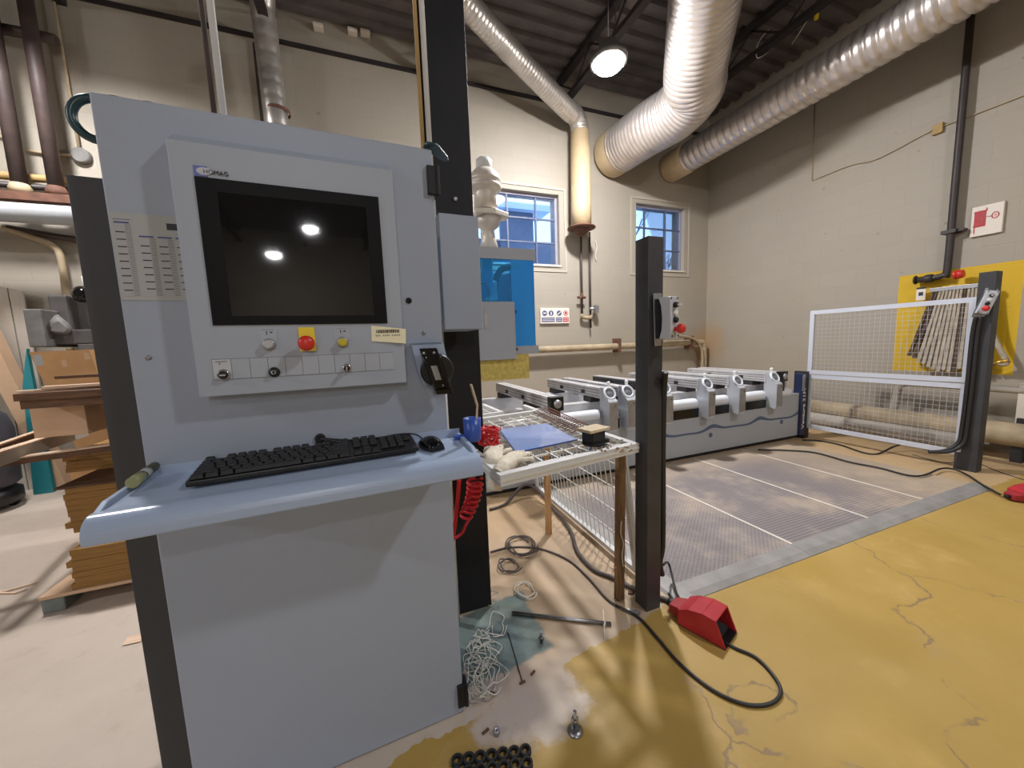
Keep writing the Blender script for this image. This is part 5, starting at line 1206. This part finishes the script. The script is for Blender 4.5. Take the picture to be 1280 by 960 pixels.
cable('fence_cable', floor_path([(1003, 550), (1025, 551), (1050, 556), (1080, 566), (1098, 567)], .009) + [at_z(1118, 558, .06), at_z(1135, 555, .08), at_z(1160, 562, .05), at_z(1186, 565, .05), at_z(1205, 560, .10), V((4.93, 1.60, .2))], .009, 'cable_black', 'black cable running along the foot of the long mesh fence to its post', 'cable')
cable('right_pedal_cable', floor_path([(948, 562), (985, 563), (1020, 566), (1060, 577), (1100, 585), (1135, 594)], .008, .02) + floor_path([(1155, 594)], .008, .024) + [at_z(1175, 586, .03), at_z(1190, 586, .03)] + floor_path([(1208, 593), (1228, 606), (1250, 618)], .008, .014), .008, 'cable_black', 'black cable curving across the dusty mats to the right red pedal', 'cable')
cable('thin_floor_cord', floor_path([(1140, 568), (1180, 578), (1215, 577), (1250, 590), (1300, 606)], .004), .004, 'cable_grey', 'thin dark cord on the dusty floor below the long mesh fence', 'cord')
# coils of grey cable beside the column
def coil(px_c, rx, ry, n_, sd, r, m, lab, name='coiled_cable'):
    c_ = at_z(*px_c, 0); rr = random.Random(sd); pts = []
    for i in range(n_*10):
        a = 2*PI*i/10; k = 1+rr.uniform(-.14, .14)
        pts.append(c_ + V((math.cos(a)*rx*k + (i/10)*.012, math.sin(a)*ry*k - (i/10)*.02, r + .012*abs(math.sin(i*.37)) + .004*(i/10))))
    return cable(name, pts, r, m, lab, 'cable', 5)
coil((646, 682), .085, .10, 3, 4, .0048, 'cable_grey', 'coil of brown grey cable on the floor right of the column')
coil((632, 708), .055, .06, 2, 9, .004, 'cable_grey', 'smaller loop of grey cable nearer the column foot')
coil((652, 738), .045, .055, 2, 6, .0032, 'cable_white', 'pale cord loop lying between the coil and the floor rod', 'pale_cord')
rr = random.Random(21); c_ = at_z(608, 806, 0)
tw = thing('wire_tangle', 'tangle of thin white wires on the teal floor beside the console foot', 'wires', c_)
for k in range(15):
    qx = at_z(rr.uniform(592, 622), rr.uniform(745, 865), 0); cx, cy = qx.x, qx.y; R = rr.uniform(.02, .055); ph = rr.uniform(0, 6); pts = []
    for i in range(13):
        a = ph + i*.75; pts.append((cx + math.cos(a)*R*(1+.5*math.sin(i*1.7+k)), cy + math.sin(a)*R*(1.3+.5*math.cos(i*1.3+k)), .003 + rr.uniform(0, .045)*(1 if k < 8 else .2)))
    MB().tube(smooth_path(pts, 5), .0014 + .0005*(k % 3), 6).build('wire', 'cable_white', tw)
rod = floor_path([(640, 766), (764, 780)], .009)
tag(MB().cyl(rod[0], rod[1], .009, n=10).build('steel_rod', 'steel'), 'dark steel rod lying on the floor between the column and the black post', 'rod')
q = at_z(756, 779, .012); tag(MB().beam(at_z(754, 762, .02), at_z(756, 798, .004), .004, .002).lathe([(.0115, 0), (.0115, .006)], q-V((.003, 0, .003)), rod[1]-rod[0], 10, False).build('cable_tie', 'cable_white'), 'white cable tie round the end of the steel rod', 'cable tie')
q = at_z(677, 803, 0)
t = thing('floor_bolt', 'dull bolt standing in the teal floor under the steel rod', 'bolt', q)
MB().cyl(q, q+V((0, 0, .05)), .007, n=10).build('stud', 'steel', t); MB().lathe([(.013, .018), (.013, .032)], q, n=6).build('nut', 'steel', t)
q = at_z(719, 914, 0)
t = thing('levelling_stud', 'shiny threaded stud with a nut and round foot on the floor by the yellow paint', 'bolt', q)
MB().lathe([(.026, 0), (.026, .004), (.012, .010)], q).build('foot', 'steel', t); MB().cyl(q+V((0, 0, .008)), q+V((0, 0, .075)), .006, n=12).build('stud', 'chrome', t); MB().lathe([(.0125, .038), (.0125, .050)], q, n=6).build('nut', 'chrome', t)
q = at_z(621, 918, 0)
tag(MB().lathe([(.011, 0), (.011, .020), (.007, .020), (.007, .002)], q, n=6).build('hex_nut', 'zinc'), 'loose tall hexagon nut on the worn yellow floor', 'nut')
q = at_z(607, 914, .004); tag(MB().beam(q-V((.012, .004, 0)), q+V((.012, .004, 0)), .008, .005).build('brown_chip', 'rust'), 'small brown chip lying beside the loose nut', 'chip')
tag(MB().tube(floor_path([(635, 791), (644, 822), (653, 853)], .0025), .0025, 6).build('thin_wire_rod', 'pipe_black'), 'thin black wire lying straight across the teal floor', 'wire')
for i, (x, y, l, a) in enumerate(((653, 853, .012, .1), (615, 866, .011, -.6), (666, 841, .012, .5))):
    q = at_z(x, y, .004); tag(MB().beam(q-V((l*math.cos(a), l*math.sin(a), 0)), q+V((l*math.cos(a), l*math.sin(a), 0)), .007, .006).build('floor_chip', 'rust'), ('brown chip at the end of the thin black wire', 'brown chip below the tangle of white wires', 'brown chip at the corner of the teal paint')[i], 'chip', 'brown chips on the floor')
q = at_z(792, 765, .003); t = thing('clip_plate', 'small metal clip plate on the floor left of the black post foot', 'clip', q)
MB().box(-.03, .03, -.012, .012, 0, .004).build('plate', 'zinc', t, local=True); MB().lathe([(.008, .004), (.008, .012)], (.006, 0, 0), n=6).build('nut', 'chrome', t, local=True); t.rotation_euler.z = -.7
q = at_z(788, 741, .0); tag(MB().prism([q+V((-.02, -.005, .001)), q+V((.0, -.018, .001)), q+V((.022, .0, .001)), q+V((.0, .016, .001))], (0, 0, .006)).build('wood_chip', 'rust'), 'brown wood chip on the floor left of the black post', 'chip')
q = at_z(829, 722, 0); tag(MB().lathe([(.008, 0), (.008, .018), (.004, .024)], q, n=8).build('small_bolt', 'steel'), 'small bolt standing on the floor right of the black post', 'bolt')
# chain hanging by the lower hinge
cp = con_world((.014, .02, 0)); t = thing('chain', 'short steel chain hanging beside the lower hinge of the console', 'chain', cp)
for i in range(7):
    z = .012+.021*i; fl_ = i % 2
    MB().tube([(cp.x + (.008*math.cos(a) if fl_ else 0), cp.y + (0 if fl_ else .008*math.cos(a)), z + .015*math.sin(a)) for a in [2*PI*k/14 for k in range(14)]], .0026, 6, closed=True).build('chain_link', 'chrome', t)
# rubber ring mat at the bottom of the view
q = at_z(640, 938, 0); q2_ = at_z(588, 951, 0); q = at_z(657, 941, 0); rz = math.atan2((q-q2_).y, (q-q2_).x)
rm = MB(); pt_ = .036
ux = V((math.cos(rz), math.sin(rz), 0)); uy = V((-math.sin(rz), math.cos(rz), 0))
for i in range(-6, 1):
    for j in range(-4, 1):
        c_ = q + ux*(i*pt_) + uy*(j*pt_) + V((0, 0, .001)); rm.lathe([(.0185, 0), (.0185, .012), (.0165, .014), (.0125, .014), (.0115, .010), (.0115, 0), (.0185, 0)], c_, n=18, caps=False)
        if i < 0: rm.beam(c_+ux*.013+V((0, 0, .006)), c_+ux*.023+V((0, 0, .006)), .012, .010)
        if j < 0: rm.beam(c_+uy*.013+V((0, 0, .006)), c_+uy*.023+V((0, 0, .006)), .012, .010)
tag(rm.build('rubber_ring_mat', 'rubber'), 'black rubber mat of round rings lying at the bottom edge of the view', 'rubber mat')
